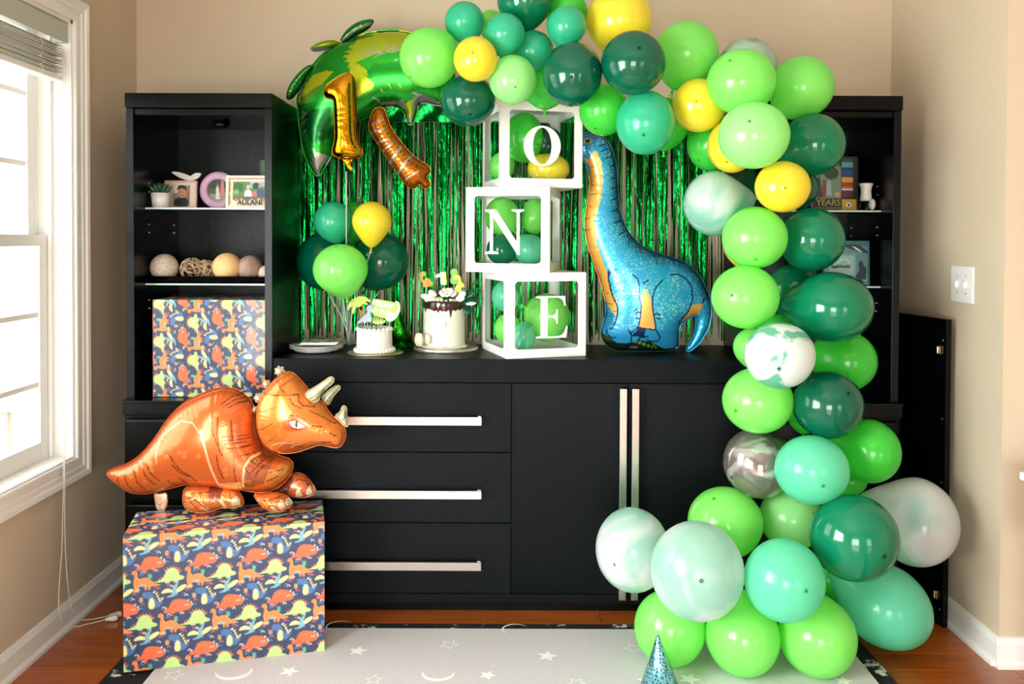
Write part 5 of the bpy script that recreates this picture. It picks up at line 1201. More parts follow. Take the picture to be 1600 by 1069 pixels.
pp.poly(YG, c6([(725, 520), (775, 490), (770, 560), (748, 590), (738, 560)]))
palm = c6([(132, 545), (124, 490), (138, 430), (165, 370), (195, 322), (235, 262), (295, 205), (365, 168), (440, 140), (540, 112), (650, 102), (745, 112), (860, 150), (960, 230), (1000, 330), (980, 440), (935, 515), (880, 505), (825, 490), (795, 505), (778, 570), (755, 628), (735, 600), (722, 545), (670, 512), (600, 520), (560, 560), (480, 585), (430, 620), (340, 650), (322, 700), (305, 800), (275, 850), (240, 908), (215, 885), (180, 820), (155, 740), (140, 640)])
DP = 3.30
pt = thing('palm_tree_balloon', 'big green palm tree foil balloon hanging on the wall', 'foil balloon', P(560, 180, DP))
foil('crown', palm, DP, 0.085, 1.8, pfn(pp), M_foilG, pt, pucker=0.08, pfreq=0.35, fin=2.6)
pl1 = Paint((10, 112, 40)); pl1.line((120, 190, 90), c6([(80, 470), (110, 400), (190, 310)]), .8); pl1.line(SIL, c6([(370, 160), (460, 100), (540, 60)]), 1.6)
foil('leaf', c6([(64, 482), (68, 440), (90, 390), (130, 338), (175, 300), (218, 290), (185, 335), (155, 390), (120, 445), (92, 478)]), DP - 0.03, 0.030, 1.2, pfn(pl1), M_foilG, pt, pucker=.1, fin=1.6)
foil('leaf', c6([(362, 162), (385, 118), (420, 80), (470, 50), (540, 38), (546, 55), (512, 92), (462, 118), (420, 140), (382, 168)]), DP - 0.02, 0.030, 1.2, pfn(pl1), M_foilG, pt, pucker=.1, fin=1.6)
pl2 = Paint((140, 160, 30)); pl2.poly(SIL, c6([(190, 190), (240, 200), (330, 195), (260, 218), (200, 215)]))
foil('leaf', c6([(192, 196), (240, 168), (300, 154), (350, 160), (372, 176), (320, 194), (262, 210), (212, 214)]), DP - 0.01, 0.026, 1.2, pfn(pl2), M_foilG, pt, pucker=.1, fin=1.4)
ptk = Paint((176, 96, 14)); ptk.poly((206, 124, 24), c6([(600, 570), (650, 700), (760, 830), (700, 800), (620, 700), (570, 600)]))
for a, b, w_ in (((540, 628), (606, 602), 1.4), ((528, 672), (616, 652), 1.4), ((563, 727), (642, 708), 1.4), ((604, 770), (670, 726), 1.4), ((640, 842), (702, 752), 2.2), ((686, 898), (762, 796), 2.2), ((722, 936), (793, 892), 1.2)): ptk.line((176, 168, 150), c6([a, b]), w_)
foil('trunk', c6([(530, 592), (540, 560), (560, 530), (604, 530), (618, 580), (640, 640), (700, 725), (762, 795), (812, 832), (858, 856), (862, 886), (832, 918), (862, 938), (858, 972), (824, 974), (808, 942), (772, 982), (730, 960), (680, 890), (620, 800), (560, 710), (520, 640)]), DP - 0.07, 0.038, 1.3, pfn(ptk), M_foilG, pt, pucker=.12, fin=1.4)
# gold number one
M_gold = mat('gold_foil', (240, 176, 40), rough=0.14, metal=1.0, bump=0.35, bscale=14)
pgold = Paint((232, 164, 30)); M_goldp = printmat('gold_foil_print', rough=0.15, metal=1.0, wrinkle=0.12, wscale=12)
D1 = 3.10
g1 = thing('number_balloon', 'gold foil balloon shaped like the number 1 on a clear stick', 'foil balloon', P(540, 262, D1))
foil('body', c6([(268, 432), (290, 400), (335, 366), (375, 345), (405, 332), (432, 345), (445, 380), (450, 450), (452, 560), (455, 700), (470, 740), (487, 775), (482, 800), (440, 812), (395, 816), (345, 806), (314, 785), (322, 745), (334, 700), (330, 600), (326, 500), (320, 482), (288, 478), (270, 456)]), D1, 0.052, 1.0, pfn(pgold), M_goldp, g1, pucker=.05, pfreq=.5, fin=.8)
foil('tail', c6([(370, 812), (430, 812), (412, 850), (432, 870), (420, 880), (395, 850)]), D1, 0.006, 1.0, pfn(pgold), M_goldp, g1, pucker=0, fin=.5)
# ------------------------------------------------------------------ things on the counter
M_icing = mat('white_icing', (246, 240, 232), rough=0.6, bump=0.2, bscale=50)
M_cream = mat('cream_icing', (240, 232, 214), rough=0.55, bump=0.25, bscale=40, noise=0.03)
M_choc = mat('chocolate', (58, 24, 20), rough=0.18, coat=0.5)
M_silverboard = mat('silver_board', (206, 200, 188), rough=0.3, metal=0.8, bump=0.4, bscale=120)
M_goldboard = mat('gold_board', (200, 186, 150), rough=0.3, metal=0.8)
M_skewer = mat('white_stick', (240, 232, 214), rough=0.5)
def flat(name, px_poly, D, mt, parent, th=0.0012, sm=1):
    m = MB(); pts = [P(x, y, D) for x, y in (smooth_poly(px_poly, sm) if sm else px_poly)]; n = len(pts)
    m.add([p + Vector((0, -th, 0)) for p in pts] + [p + Vector((0, th, 0)) for p in pts], [tuple(range(n)), tuple(range(2 * n - 1, n - 1, -1))] + [(i, (i + 1) % n, (i + 1) % n + n, i + n) for i in range(n)])
    return m.build(name, mt, parent)
def card(name, col): return mat(name, col, rough=0.55)
# tall drip cake
DC = 3.315; cc = P(697, 540, DC); cx = cc.x; zz = SH
s_ = DC / F
bd_ = tag(MB().lathe((cx, DC, zz), [(0.001, 0), (50 * s_, 0), (50.5 * s_, 0.002), (50.5 * s_, 0.011), (50 * s_, 0.013), (0.001, 0.013)], 56).build('cake_board', M_silverboard, loc=(cx, DC, zz)), 'round silver foil board under the tall drip cake', 'cake board')
cake = thing('drip_cake', 'tall cream cake with chocolate drip, white flowers and animal toppers', 'cake', (cx - .003, DC, zz + 0.013))
zb_ = zz + 0.0135; R1 = 32.5 * s_; zt_ = P(697, 470, DC).z; xc = P(694, 500, DC).x
m = MB(); m.lathe((xc, DC, 0), [(0.001, zb_), (R1, zb_), (R1 * 1.0, zb_ + .01), (R1 * .995, (zb_ + zt_) / 2), (R1 * .99, zt_ - 0.004), (R1 * .96, zt_), (0.001, zt_)], 56, lobes=lambda a, z: 1 + 0.006 * math.sin(3 * a + z * 60)); m.build('cake_body', M_cream, cake)
nd = 120; prof_len = []
drips = [(0.0, .05), (.32, .035), (.6, .028), (.95, .055), (1.28, .03), (1.62, .05), (1.9, .07), (2.2, .04), (2.55, .03), (2.9, .05), (3.3, .04), (3.7, .05), (4.05, .046), (4.3, .034), (4.5, .043), (4.71, .02), (4.87, .038), (5.1, .062), (5.35, .02), (5.62, .034), (5.95, .045)]
def drop(a):
    L_ = 0.024
    for (c0, l) in drips:
        d = min(abs(a - c0), 2 * PI - abs(a - c0)); L_ = max(L_, l * math.exp(-(d / 0.055) ** 4), 0.024 + 0.012 * math.exp(-(d / 0.16) ** 2))
    return L_
vs = []; rows = 9
for k in range(nd):
    a = 2 * PI * k / nd; L_ = drop(a)
    vs.append((xc + R1 * .93 * math.cos(a), DC + R1 * .93 * math.sin(a), zt_ + 0.003))
    for j in range(rows):
        t = j / (rows - 1); r = R1 * (1.0 + 0.022 * math.sin(min(1, t * 1.15) * PI * 0.9 + 0.3)); r = r if j < rows - 1 else R1 * 0.99
        vs.append((xc + r * math.cos(a), DC + r * math.sin(a), zt_ + 0.001 - L_ * t))
rw = rows + 1
m = MB(); m.add(vs + [(xc, DC, zt_ + 0.004)], [(k * rw + j, ((k + 1) % nd) * rw + j, ((k + 1) % nd) * rw + j + 1, k * rw + j + 1) for k in range(nd) for j in range(rows)] + [(nd * rw, ((k + 1) % nd) * rw, k * rw) for k in range(nd)], True); m.build('chocolate_drip', M_choc, cake)
for (px, py, r) in ((655, 531, 10.5), (668, 530, 8)):
    c = P(px, py, DC - R1 * 0.86); m = MB(); c.z = max(c.z, zb_ + r * s_)
    for o_, w_ in ((-.45, .36), (0, .22), (.45, .36)): m.sphere(c + Vector((o_ * r * s_ * .5, -o_ * r * s_ * .8, 0)), r * s_, 16, 10, (w_ + .12, w_ + .2, 1))
    m.build('macaron', mat('macaron', (240, 222, 196), rough=0.6), cake)
for (px, py, r) in ((693, 507, 4.5), (672, 488, 5)):
    m = MB(); m.sphere(P(px, py, DC - R1 * (0.99 if px == 693 else .8)), r * s_, 12, 8, (1, .7, 1), jit=.12); m.build('meringue', M_icing, cake)
for k in range(46):
    a = 2 * PI * k / 46; m = MB()
for seg in range(1):
    m = MB()
    for k in range(46):
        a = 2 * PI * k / 46; m.sphere((xc + (R1 + .004) * math.cos(a), DC + (R1 + .004) * math.sin(a), zb_ + 0.003), 0.0045, 8, 5, jit=.1)
    m.build('icing_border', M_cream, cake)['kind'] = 'stuff'
M_petal = mat('white_petal', (244, 242, 234), rough=0.55, noise=0.04); M_petalg = mat('green_petal', (206, 220, 140), rough=0.55)
def petal(c, dr, L_, w_, mt, parent, name='petal', cup=0.35):
    dr = Vector(dr).normalized(); sd = Vector((0.1, -0.8, 0.6)).cross(dr);
    if sd.length < .1: sd = Vector((1, 0, 0))
    sd.normalize(); up = sd.cross(dr); m = MB(); vs = []; n = 7
    for i in range(n + 1):
        t = i / n; ww = w_ * math.sin(PI * (0.08 + 0.86 * t)) ** 0.8
        for j in (-1, -.5, 0, .5, 1): vs.append(Vector(c) + dr * (L_ * t) + sd * (ww * j) + up * (cup * L_ * (t * t * .5 + .35 * j * j * ww / w_)))
    fs = [(i * 5 + j, i * 5 + j + 1, i * 5 + j + 6, i * 5 + j + 5) for i in range(n) for j in range(4)]
    m.add(vs, fs, True); o = m.build(name, mt, parent); sf = o.modifiers.new('thick', 'SOLIDIFY'); sf.thickness = 0.0008; return o
fl = P(700, 458, DC - .03)
for ring, (n, L_, w_, el_) in enumerate(((6, .034, .017, .15), (5, .026, .013, .6), (4, .017, .009, 1.0))):
    for k in range(n): a = 2 * PI * (k + ring * .5) / n; petal(fl + Vector((0, -.004, -.004 + ring * .004)), (math.cos(a) * math.cos(el_), math.sin(a) * math.cos(el_) - .25, math.sin(el_) + .25), L_, w_, M_petal, cake)
m = MB(); m.sphere(fl + Vector((0, -.006, .008)), 0.006, 10, 8); m.build('flower_centre', M_petalg, cake)
for (px, py, dx, dz_, L_, mt) in ((676, 464, -1, .25, .045, M_petal), (680, 466, -.9, -.05, .04, M_petal), (682, 462, -.6, .5, .034, M_petal), (678, 468, .9, .1, .034, M_petalg), (712, 466, .8, .1, .034, M_petal), (716, 462, .9, .5, .03, M_petal), (706, 468, .3, -.2, .028, M_petal)):
    petal(P(px, py, DC - .045), (dx, -.2, dz_), L_, .015, mt, cake)
for (px, py) in ((690, 470), (697, 471), (704, 469), (684, 471)): m = MB(); m.sphere(P(px, py, DC - .06), .006, 10, 7, jit=.15); m.build('meringue', M_icing, cake)
M_leaf = mat('dark_leaf', (14, 84, 50), rough=0.35, noise=0.15)
for (px, py, dx, dz_, L_) in ((724, 464, .9, .55, .06), (722, 470, 1, .1, .055), (724, 478, .7, -.6, .05), (732, 468, .9, -.25, .045), (720, 462, .4, .9, .04)):
    petal(P(px, py, DC - .03), (dx, -.25, dz_), L_ * .85, .017, M_leaf, cake, 'leaf', .1)
petal(P(728, 475, DC - .045), (1, -.2, .12), .04, .008, M_petal, cake, cup=.1)
# toppers in the tall cake
c6t = lambda pts: cp(pts, 640, 410, .1404)
DTp = DC - 0.02
def topper(name, label, parts, stick, D, cat='cake topper'):
    t = thing(name, label, cat, P(stick[0][0], stick[0][1], D))
    for (nm, poly, mt) in parts: flat(nm, poly, D, mt, t)
    for (a, b) in zip(stick[::2], stick[1::2]): m = MB(); m.tube([P(a[0], a[1], D + .002), P(b[0], b[1], D + .002)], 0.0012, 6); m.build('stick', M_skewer, t)
    return t
C_or, C_ye, C_lg = card('card_orange', (238, 150, 52)), card('card_yellow', (246, 214, 84)), card('card_lightgreen', (128, 200, 88))
topper('dinosaur_topper', 'orange dinosaur pick at the left of the tall cake top', [('figure', c6t([(120, 150), (124, 108), (150, 98), (175, 115), (172, 145), (150, 155), (145, 195), (165, 195), (190, 170), (230, 190), (262, 235), (240, 272), (225, 258), (215, 275), (170, 268), (165, 280), (150, 270), (145, 230), (125, 195)]), C_or)], [(665.5, 448), (664.5, 470)], DTp - .005)
topper('dinosaur_topper', 'light green dinosaur pick behind the yellow one on the tall cake', [('figure', c6t([(452, 100), (470, 70), (515, 72), (540, 105), (530, 140), (510, 150), (540, 180), (545, 230), (500, 250), (455, 235), (448, 190), (470, 150), (452, 125)]), C_lg)], [(709.5, 443), (709, 466)], DTp + .012)
topper('dinosaur_topper', 'yellow long-necked dinosaur pick at the right of the tall cake', [('figure', c6t([(485, 160), (500, 138), (545, 135), (570, 165), (572, 215), (600, 235), (616, 280), (610, 330), (628, 370), (612, 395), (590, 365), (570, 350), (545, 335), (500, 310), (505, 280), (540, 240), (540, 190), (520, 185), (490, 195)]), C_ye)], [(719.5, 452), (719, 470)], DTp - .012)
cn_ = thing('number_candle', 'pink and gold number 1 candle standing on the tall cake', 'candle', P(692, 445, DTp))
flat('candle_body', c6t([(290, 140), (330, 125), (350, 108), (400, 106), (408, 250), (350, 250), (345, 165), (295, 168)]), DTp, mat('candle_wax', (248, 222, 196), rough=0.35), cn_, th=.005, sm=0)
flat('candle_rim', c6t([(385, 108), (402, 106), (408, 240), (392, 240)]), DTp - .0052, M_gold, cn_, th=.0004, sm=0)
m = MB(); m.tube([P(692, 425, DTp), P(691, 418, DTp)], .0008, 6); m.build('wick', M_skewer, cn_)
m = MB(); m.tube([P(681, 437, DTp), P(678, 425, DTp)], .0022, 8); m.build('thin_candle', card('candle_mint', (150, 226, 200)), cn_)
# small white cake
DS = 3.215; sS = DS / F; xs = P(585, 540, DS).x
MB().lathe((xs + .004, DS, zz), [(0.001, 0), (43 * sS, 0), (43.5 * sS, .002), (43 * sS, .0045), (0.001, .0045)], 48).build('cake_board', M_goldboard, loc=(xs, DS, zz))
tag(bpy.data.objects['cake_board.001'], 'thin gold board under the small white cake', 'cake board')
sc_ = thing('small_cake', 'small round white cake with piped borders and paper toppers', 'cake', (xs, DS, zz + .005))
z0_ = zz + .005; z1_ = P(585, 518, DS - .05).z; R2 = 28 * sS
m = MB(); pr_ = [(0.001, z0_), (R2, z0_)]
for k in range(26): t = k / 25; pr_.append((R2 * (1 - .02 * t) + .0011 * math.sin(k * 2.1), z0_ + (z1_ - z0_) * t))
pr_ += [(R2 * .93, z1_ + .003), (.001, z1_ + .003)]; m.lathe((xs, DS, 0), pr_, 48); m.build('cake_body', M_icing, sc_)
m = MB()
for k in range(34): a = 2 * PI * k / 34; m.sphere((xs + (R2 + .003) * math.cos(a), DS + (R2 + .003) * math.sin(a), z0_ + .008), .0085, 10, 6, (1, 1, 1), jit=.08)
m.build('bottom_border', M_icing, sc_)['kind'] = 'stuff'
m = MB()
for k in range(22): a = 2 * PI * k / 22; m.sphere((xs + (R2 - .006) * math.cos(a), DS + (R2 - .006) * math.sin(a), z1_ + .004), .0088, 10, 6, (1, 1, .9), jit=.1)
m.build('top_border', M_icing, sc_)['kind'] = 'stuff'
c7t = lambda pts: cp(pts, 535, 450, .1123)
DQ = DS - .01
C_palm, C_trunk, C_blue, C_sign, C_mint, C_wt = card('card_lime', (200, 220, 96)), card('card_brown', (160, 112, 52)), card('card_blue', (168, 186, 224)), card('card_sign', (184, 214, 110)), card('card_mint', (206, 240, 200)), card('print_white', (250, 250, 240))
topper('palm_topper', 'lime paper palm tree pick leaning over the small cake', [('crown', c7t([(75, 325), (72, 260), (100, 200), (140, 155), (200, 125), (260, 110), (330, 125), (390, 175), (400, 205), (350, 190), (310, 185), (360, 225), (350, 240), (290, 220), (265, 240), (280, 290), (262, 325), (235, 275), (205, 260), (175, 290), (155, 370), (138, 340), (135, 290), (150, 250), (110, 270)]), C_palm),
   ('trunk', c7t([(215, 275), (280, 245), (320, 330), (330, 380), (350, 480), (300, 480), (260, 410)]), C_trunk)], [(573, 500), (576, 520)], DQ + .012)
topper('dinosaur_topper', 'pale blue dinosaur pick at the front of the small cake', [('figure', c7t([(330, 290), (350, 245), (400, 235), (425, 265), (405, 295), (385, 320), (390, 380), (410, 420), (400, 475), (370, 480), (340, 450), (325, 495), (295, 490), (285, 460), (240, 490), (190, 500), (240, 450), (300, 390), (345, 350), (345, 310)]), C_blue)], [(569, 503), (570.5, 520), (573.5, 502), (576, 520)], DQ - .004)
sg = topper('birthday_topper', 'lime green paper sign with white Happy Birthday lettering', [('sign_board', c7t([(420, 145), (600, 175), (800, 215), (760, 460), (590, 425), (395, 375)]), C_sign), ('lower_board', c7t([(400, 385), (600, 440), (595, 495), (425, 512)]), C_sign)], [(590.5, 505), (590, 522), (596, 503), (593, 522)], DQ + .006)
p = P(597.5, 474.5, DQ + .0035); text('lettering', 'Happy', .031, p, sg, C_wt, rot=(PI / 2, math.radians(10), 0), extrude=.0003, shear=.15)
p = P(597, 487, DQ + .0035); text('lettering', 'Birthday', .026, p, sg, C_wt, rot=(PI / 2, math.radians(11), 0), extrude=.0003, shear=.15)
for k in range(6): flat('dark_mark', c7t([(425 + k * 27, 395 + k * 6), (438 + k * 27, 397 + k * 6), (434 + k * 27, 455 + (k % 2) * 12), (428 + k * 27, 455)]), DQ + .0038, card('print_dark', (28, 60, 30)), sg, th=.0004, sm=0)
topper('dinosaur_topper', 'pale mint long-tailed dinosaur pick over the Birthday sign', [('figure', c7t([(730, 190), (750, 178), (790, 200), (808, 260), (800, 330), (770, 390), (730, 440), (690, 465), (655, 470), (610, 455), (595, 430), (620, 390), (670, 360), (730, 370), (765, 320), (778, 260), (760, 215)]), C_mint)], [(609, 502), (606, 520)], DQ - .006)
# green party hat behind the small cake
def party_hat(name, label, tip, basec, R_, mt, D=None):
    t = thing(name, label, 'party hat', basec); ax = (Vector(tip) - Vector(basec)); h = ax.length
    m = MB(); m.lathe(basec, [(R_, 0), (R_ * .5, h * .5), (R_ * .03, h * .985), (.0006, h)], 48, axis=ax); m.v = m.v; o = m.build('cone', mt, t)
    m = MB(); n = 60; vs = []
    q = Vector((0, 0, 1)).rotation_difference(ax.normalized())
    for k in range(n): a = 2 * PI * k / n; vs += [Vector(basec) + q @ Vector((R_ * math.cos(a), R_ * math.sin(a), .001)), Vector(basec) + q @ Vector(((R_ + .004) * math.cos(a), (R_ + .004) * math.sin(a), -.001 + .002 * math.sin(k * 2.5)))]
    m.add(vs, [(2 * k, 2 * k + 1, (2 * k + 3) % (2 * n), (2 * k + 2) % (2 * n)) for k in range(n)], True); m.build('brim', mt, t)
    m = MB(); a = q @ Vector((0, -R_ * 1.004, .0)); m.tube([Vector(tip), Vector(basec) + q @ Vector((R_ * .35, -R_ * .945, 0))], .0006, 5); m.build('seam', mt, t)
    return t
M_hatg = foilgreen('hat_green_foil', (60, 190, 40), .22)
def scalemat():
    m, N, L, b = newmat('hat_teal_foil'); b.inputs['Metallic'].default_value = .85; b.inputs['Roughness'].default_value = .2
    tc = N.new('ShaderNodeTexCoord'); v = N.new('ShaderNodeTexVoronoi'); v.feature = 'DISTANCE_TO_EDGE'; v.inputs['Scale'].default_value = 110; L.new(tc.outputs['Object'], v.inputs['Vector'])
    r = N.new('ShaderNodeValToRGB'); r.color_ramp.elements[0].position = .10; r.color_ramp.elements[0].color = srgb(150, 214, 222); r.color_ramp.elements[1].position = .2; r.color_ramp.elements[1].color = srgb(36, 120, 140)
    L.new(v.outputs['Distance'], r.inputs[0]); L.new(r.outputs[0], b.inputs['Base Color']); return m
bh = G(1031, 1079, mt_z1 + .002)
tipD = P(1028, 990, bh.y)
party_hat('party_hat', 'shiny teal party hat with scale print standing on the mat', (tipD.x, bh.y, tipD.z), (bh.x, bh.y, mt_z1 + .002), 33 * bh.y / F, scalemat())
hc = P(626, 536, 3.40); tpz = P(618, 470, 3.40)
party_hat('party_hat', 'shiny green party hat standing behind the small white cake', (tpz.x, 3.405, tpz.z), (hc.x, 3.405, SH + .0025), .054, M_hatg)
# paper plates and napkins
M_plate = mat('paper_plate_white', (240, 238, 232), rough=.5); DPl = 3.235; xp = P(494, 540, DPl).x
def leafprint(u, v):
    pr_ = Paint((226, 236, 220))
    for k in range(7):
        a = k * .9; cx_, cy_ = .5 + .38 * math.cos(a), .5 + .38 * math.sin(a)
        pr_.poly(((20, 120, 60), (60, 160, 70), (10, 90, 60))[k % 3], [(cx_ + (.22 if i % 2 == 0 else .08) * math.cos(i * PI / 7 + k), cy_ + (.22 if i % 2 == 0 else .08) * math.sin(i * PI / 7 + k)) for i in range(14)])
    pr_.poly((16, 60, 40), ell(.55, .78, .16, .08, 12)); return pr_.at(u, v)
M_print = printmat('printed_card', rough=.45)
for k in range(5):
    r = 41 * DPl / F * (1 - (.18 if k < 2 else 0)); z = SH + .001 + k * .0048; n = 48
    m = MB(); m.lathe((xp + (k % 2) * .002, DPl, 0), [(.001, z), (r * .7, z), (r * .8, z + .003), (r, z + .007), (r + .001, z + .0085), (r * .8, z + .0052), (r * .7, z + .002), (.001, z + .002)], n)
    tag(m.build('paper_plate', M_plate, loc=(xp, DPl, z)), ('lowest', 'second lowest', 'middle', 'second highest', 'topmost')[k] + ' white paper plate of the stack left of the cakes', 'plate', 'stacked paper plates on the counter')
zn = SH + .0315
nk = thing('napkin_stack', 'stack of leaf printed square napkins on top of the paper plates', 'napkins', (xp + .01, DPl + .02, zn))
for k in range(3):
    m = MB(); c = Vector((xp + .012 + k * .002, DPl + .018, zn + .0015 + k * .0032)); ca, sa = math.cos(.05 + .03 * k), math.sin(.05 + .03 * k); h = .068
    m.obox(c, (h * ca, h * sa, 0), (-h * sa, h * ca, 0), (0, 0, .0014)); m.build('napkin', M_plate, nk, bevel=.0008)
print_grid('printed_top', c + Vector((-h * ca + h * sa, -h * sa - h * ca, .0016)), Vector((2 * h * ca, 2 * h * sa, 0)), Vector((-2 * h * sa, 2 * h * ca, 0)), 60, 60, leafprint, M_print, nk)
# ------------------------------------------------------------------ left cabinet shelf things
z1s, z2s = 1.4415, 1.1645; DSf = 3.20
M_pot = mat('white_pot', (238, 234, 232), rough=.4); M_succ = mat('succulent_green', (40, 92, 62), rough=.4, noise=.2, nscale=30)
xq = P(251, 320, DSf).x; sq = DSf / F
pot = thing('potted_succulent', 'small green succulent in a white pot on the upper glass shelf', 'plant', (xq, DSf, z1s))
m = MB(); m.lathe((xq, DSf, z1s), [(.001, 0), (12 * sq, 0), (14.2 * sq, .055), (13.4 * sq, .055), (13 * sq, .048), (.001, .047)], 32); m.build('pot', M_pot, pot)
for ring, (n, L_, el_) in enumerate(((8, .050, .55), (7, .046, .9), (5, .042, 1.25))):
    for k in range(n):
        a = 2 * PI * (k + .5 * ring) / n; d = Vector((math.cos(a) * math.cos(el_), math.sin(a) * math.cos(el_), math.sin(el_))); b0 = Vector((xq, DSf, z1s + .048))
        m = MB(); m.tube([b0, b0 + d * L_ * .35, b0 + d * L_ * .7 + Vector((0, 0, .002)), b0 + d * L_ + Vector((0, 0, .006))], [.004, .0088, .0074, .0004], 8); m.build('leaf', M_succ, pot)
def frame(name, label, cat, x0, x1, y0, y1, D, bw, mtf, pic, lean=.10, mat2=None, th=.008):
    a = P(x0, y1, D); w_ = P(x1, y1, D).x - a.x; h = P(x0, y0, D).z - a.z; return a, w_, h
def picframe(name, label, x0, x1, y0, y1, D, bw, col, paint, cat='picture frame', lean=.08, inner=None, zbase=None):
    a = P(x0, y1, D); w_ = P(x1, y1, D).x - a.x; h = P(x0, y0, D).z - a.z
    if zbase is not None: h = a.z + h - zbase; a.z = zbase
    t = thing(name, label, cat, (a.x + w_ / 2, D, a.z)); up = Vector((0, math.sin(lean), math.cos(lean))); rt = Vector((1, 0, 0)); n = Vector((0, -math.cos(lean), math.sin(lean)))
    m = MB(); mt = mat(name + '_border', col, rough=.45)
    for (u0, u1, v0, v1) in ((0, w_, 0, bw), (0, w_, h - bw, h), (0, bw, bw, h - bw), (w_ - bw, w_, bw, h - bw)):
        m.obox(a + rt * (u0 + u1) / 2 + up * (v0 + v1) / 2, rt * (u1 - u0) / 2, up * (v1 - v0) / 2, n * .006)
    m.build('border', mt, t, bevel=.001)
    m = MB(); m.obox(a + rt * w_ / 2 + up * h / 2 - n * .004, rt * (w_ / 2 - .001), up * (h / 2 - .001), n * .0015); m.build('back_board', mt, t)
    m = MB(); m.obox(a + rt * w_ / 2 + up * h * .33 - n * .02, rt * .012, up * h * .30, n * .001); m.build('easel', mt, t)
    g = bw * .9; pw, phh = w_ - 2 * g, h - 2 * g
    print_grid('photo', a + rt * g + up * (h - g) - n * .001, rt * pw, -up * phh, 70, 60, lambda U, V: paint.at(U, V), M_print, t)
    return t, a, rt, up, n, w_, h
pb1 = Paint((226, 214, 190)); pb1.poly((150, 130, 112), [(.22, .12), (.80, .12), (.80, .98), (.22, .98)]); pb1.poly((236, 226, 214), [(.24, .14), (.45, .14), (.45, .45), (.24, .45)])
pb1.poly((26, 30, 40), smooth_poly([(.26, .95), (.28, .68), (.42, .6), (.62, .6), (.78, .72), (.76, .97), (.5, .98)], 1)); pb1.poly((206, 150, 116), ell(.53, .42, .15, .21, 20)); pb1.poly((56, 38, 26), smooth_poly([(.36, .36), (.38, .16), (.53, .10), (.68, .18), (.70, .38), (.64, .28), (.52, .24), (.42, .28)], 1))
pb1.poly((40, 26, 20), ell(.47, .40, .018, .018, 8)); pb1.poly((40, 26, 20), ell(.59, .40, .018, .018, 8)); pb1.line((150, 70, 60), [(.47, .52), (.53, .55), (.60, .52)], .012); pb1.poly((190, 40, 40), [(.74, .42), (.78, .42), (.78, .7), (.74, .7)])
picframe('framed_photo', 'small pink edged frame with a photo of a child in a dark shirt', 257, 307, 282, 328, 3.275, .006, (226, 168, 160), pb1, zbase=z1s)
# heart-leaf ornament on the frame
M_wood2 = mat('white_wood', (226, 220, 214), rough=.5)
orn = thing('bird_ornament', 'white wing shaped ornament resting on the small photo frame', 'ornament', P(296, 282, 3.275))
flat('wing', [(267, 269), (276, 268), (290, 272), (298, 276), (304, 271), (309, 270), (316, 271), (310, 278), (303, 282), (296, 282.5), (286, 280), (276, 275)], 3.28, M_wood2, orn, th=.004)
flat('wing', [(298, 280), (305, 273), (311, 272), (314, 275), (306, 281)], 3.268, M_wood2, orn, th=.003)
# round lilac frame
M_lil = mat('lilac_frame', (214, 170, 200), rough=.4, bump=.5, bscale=160)
rf = P(341, 299, 3.30); sr = 3.30 / F; Rr = 29 * sr; rf.z = z1s + Rr + .001
rfr = thing('round_frame', 'round lilac photo frame partly behind the white travel frame', 'picture frame', (rf.x, 3.30, z1s))
m = MB(); pr_ = [(Rr * .56, -.004), (Rr * .6, .006), (Rr * .8, .009), (Rr * .97, .006), (Rr, 0), (Rr * .98, -.004), (Rr * .56, -.004)]; m.lathe(rf, pr_, 48, axis=(0, -1, .05)); m.build('ring', M_lil, rfr)
pr2_ = Paint((84, 84, 60)); pr2_.poly((150, 140, 110), [(0, .7), (1, .6), (1, 1), (0, 1)]); pr2_.poly((40, 56, 36), ell(.3, .25, .28, .22, 12)); pr2_.poly((50, 60, 44), ell(.7, .2, .3, .2, 12))
pr2_.poly((206, 120, 110), [(.62, .2), (.74, .2), (.78, .7), (.60, .72)]); pr2_.poly((226, 216, 206), [(.42, .35), (.52, .34), (.58, .88), (.38, .9)]); pr2_.poly((190, 140, 110), ell(.68, .16, .05, .06, 8)); pr2_.poly((190, 140, 110), ell(.47, .30, .045, .055, 8))
h_ = Rr * .62
n48 = 36; vs = []; cs = []
def disc_print(center, R_, paint, parent):
    vs = [Vector(center)]; uv = [(.5, .5)]
    for i in range(1, 13):
        for k in range(48): a = 2 * PI * k / 48; r = i / 12; vs.append(Vector(center) + Vector((r * R_ * math.cos(a), 0, r * R_ * math.sin(a)))); uv.append((.5 + .5 * r * math.cos(a), .5 - .5 * r * math.sin(a)))
    fs = [(0, 1 + k, 1 + (k + 1) % 48) for k in range(48)] + [(1 + i * 48 + k, 1 + (i + 1) * 48 + k, 1 + (i + 1) * 48 + (k + 1) % 48, 1 + i * 48 + (k + 1) % 48) for i in range(11) for k in range(48)]
    me = bpy.data.meshes.new('photo'); me.from_pydata([tuple(v) for v in vs], [], fs); U = np.array(uv); vcol(me, paint.at(U[:, 0], U[:, 1])); return link('photo', me, M_print, parent)
disc_print(rf + Vector((0, -.001, 0)), Rr * .62, pr2_, rfr)
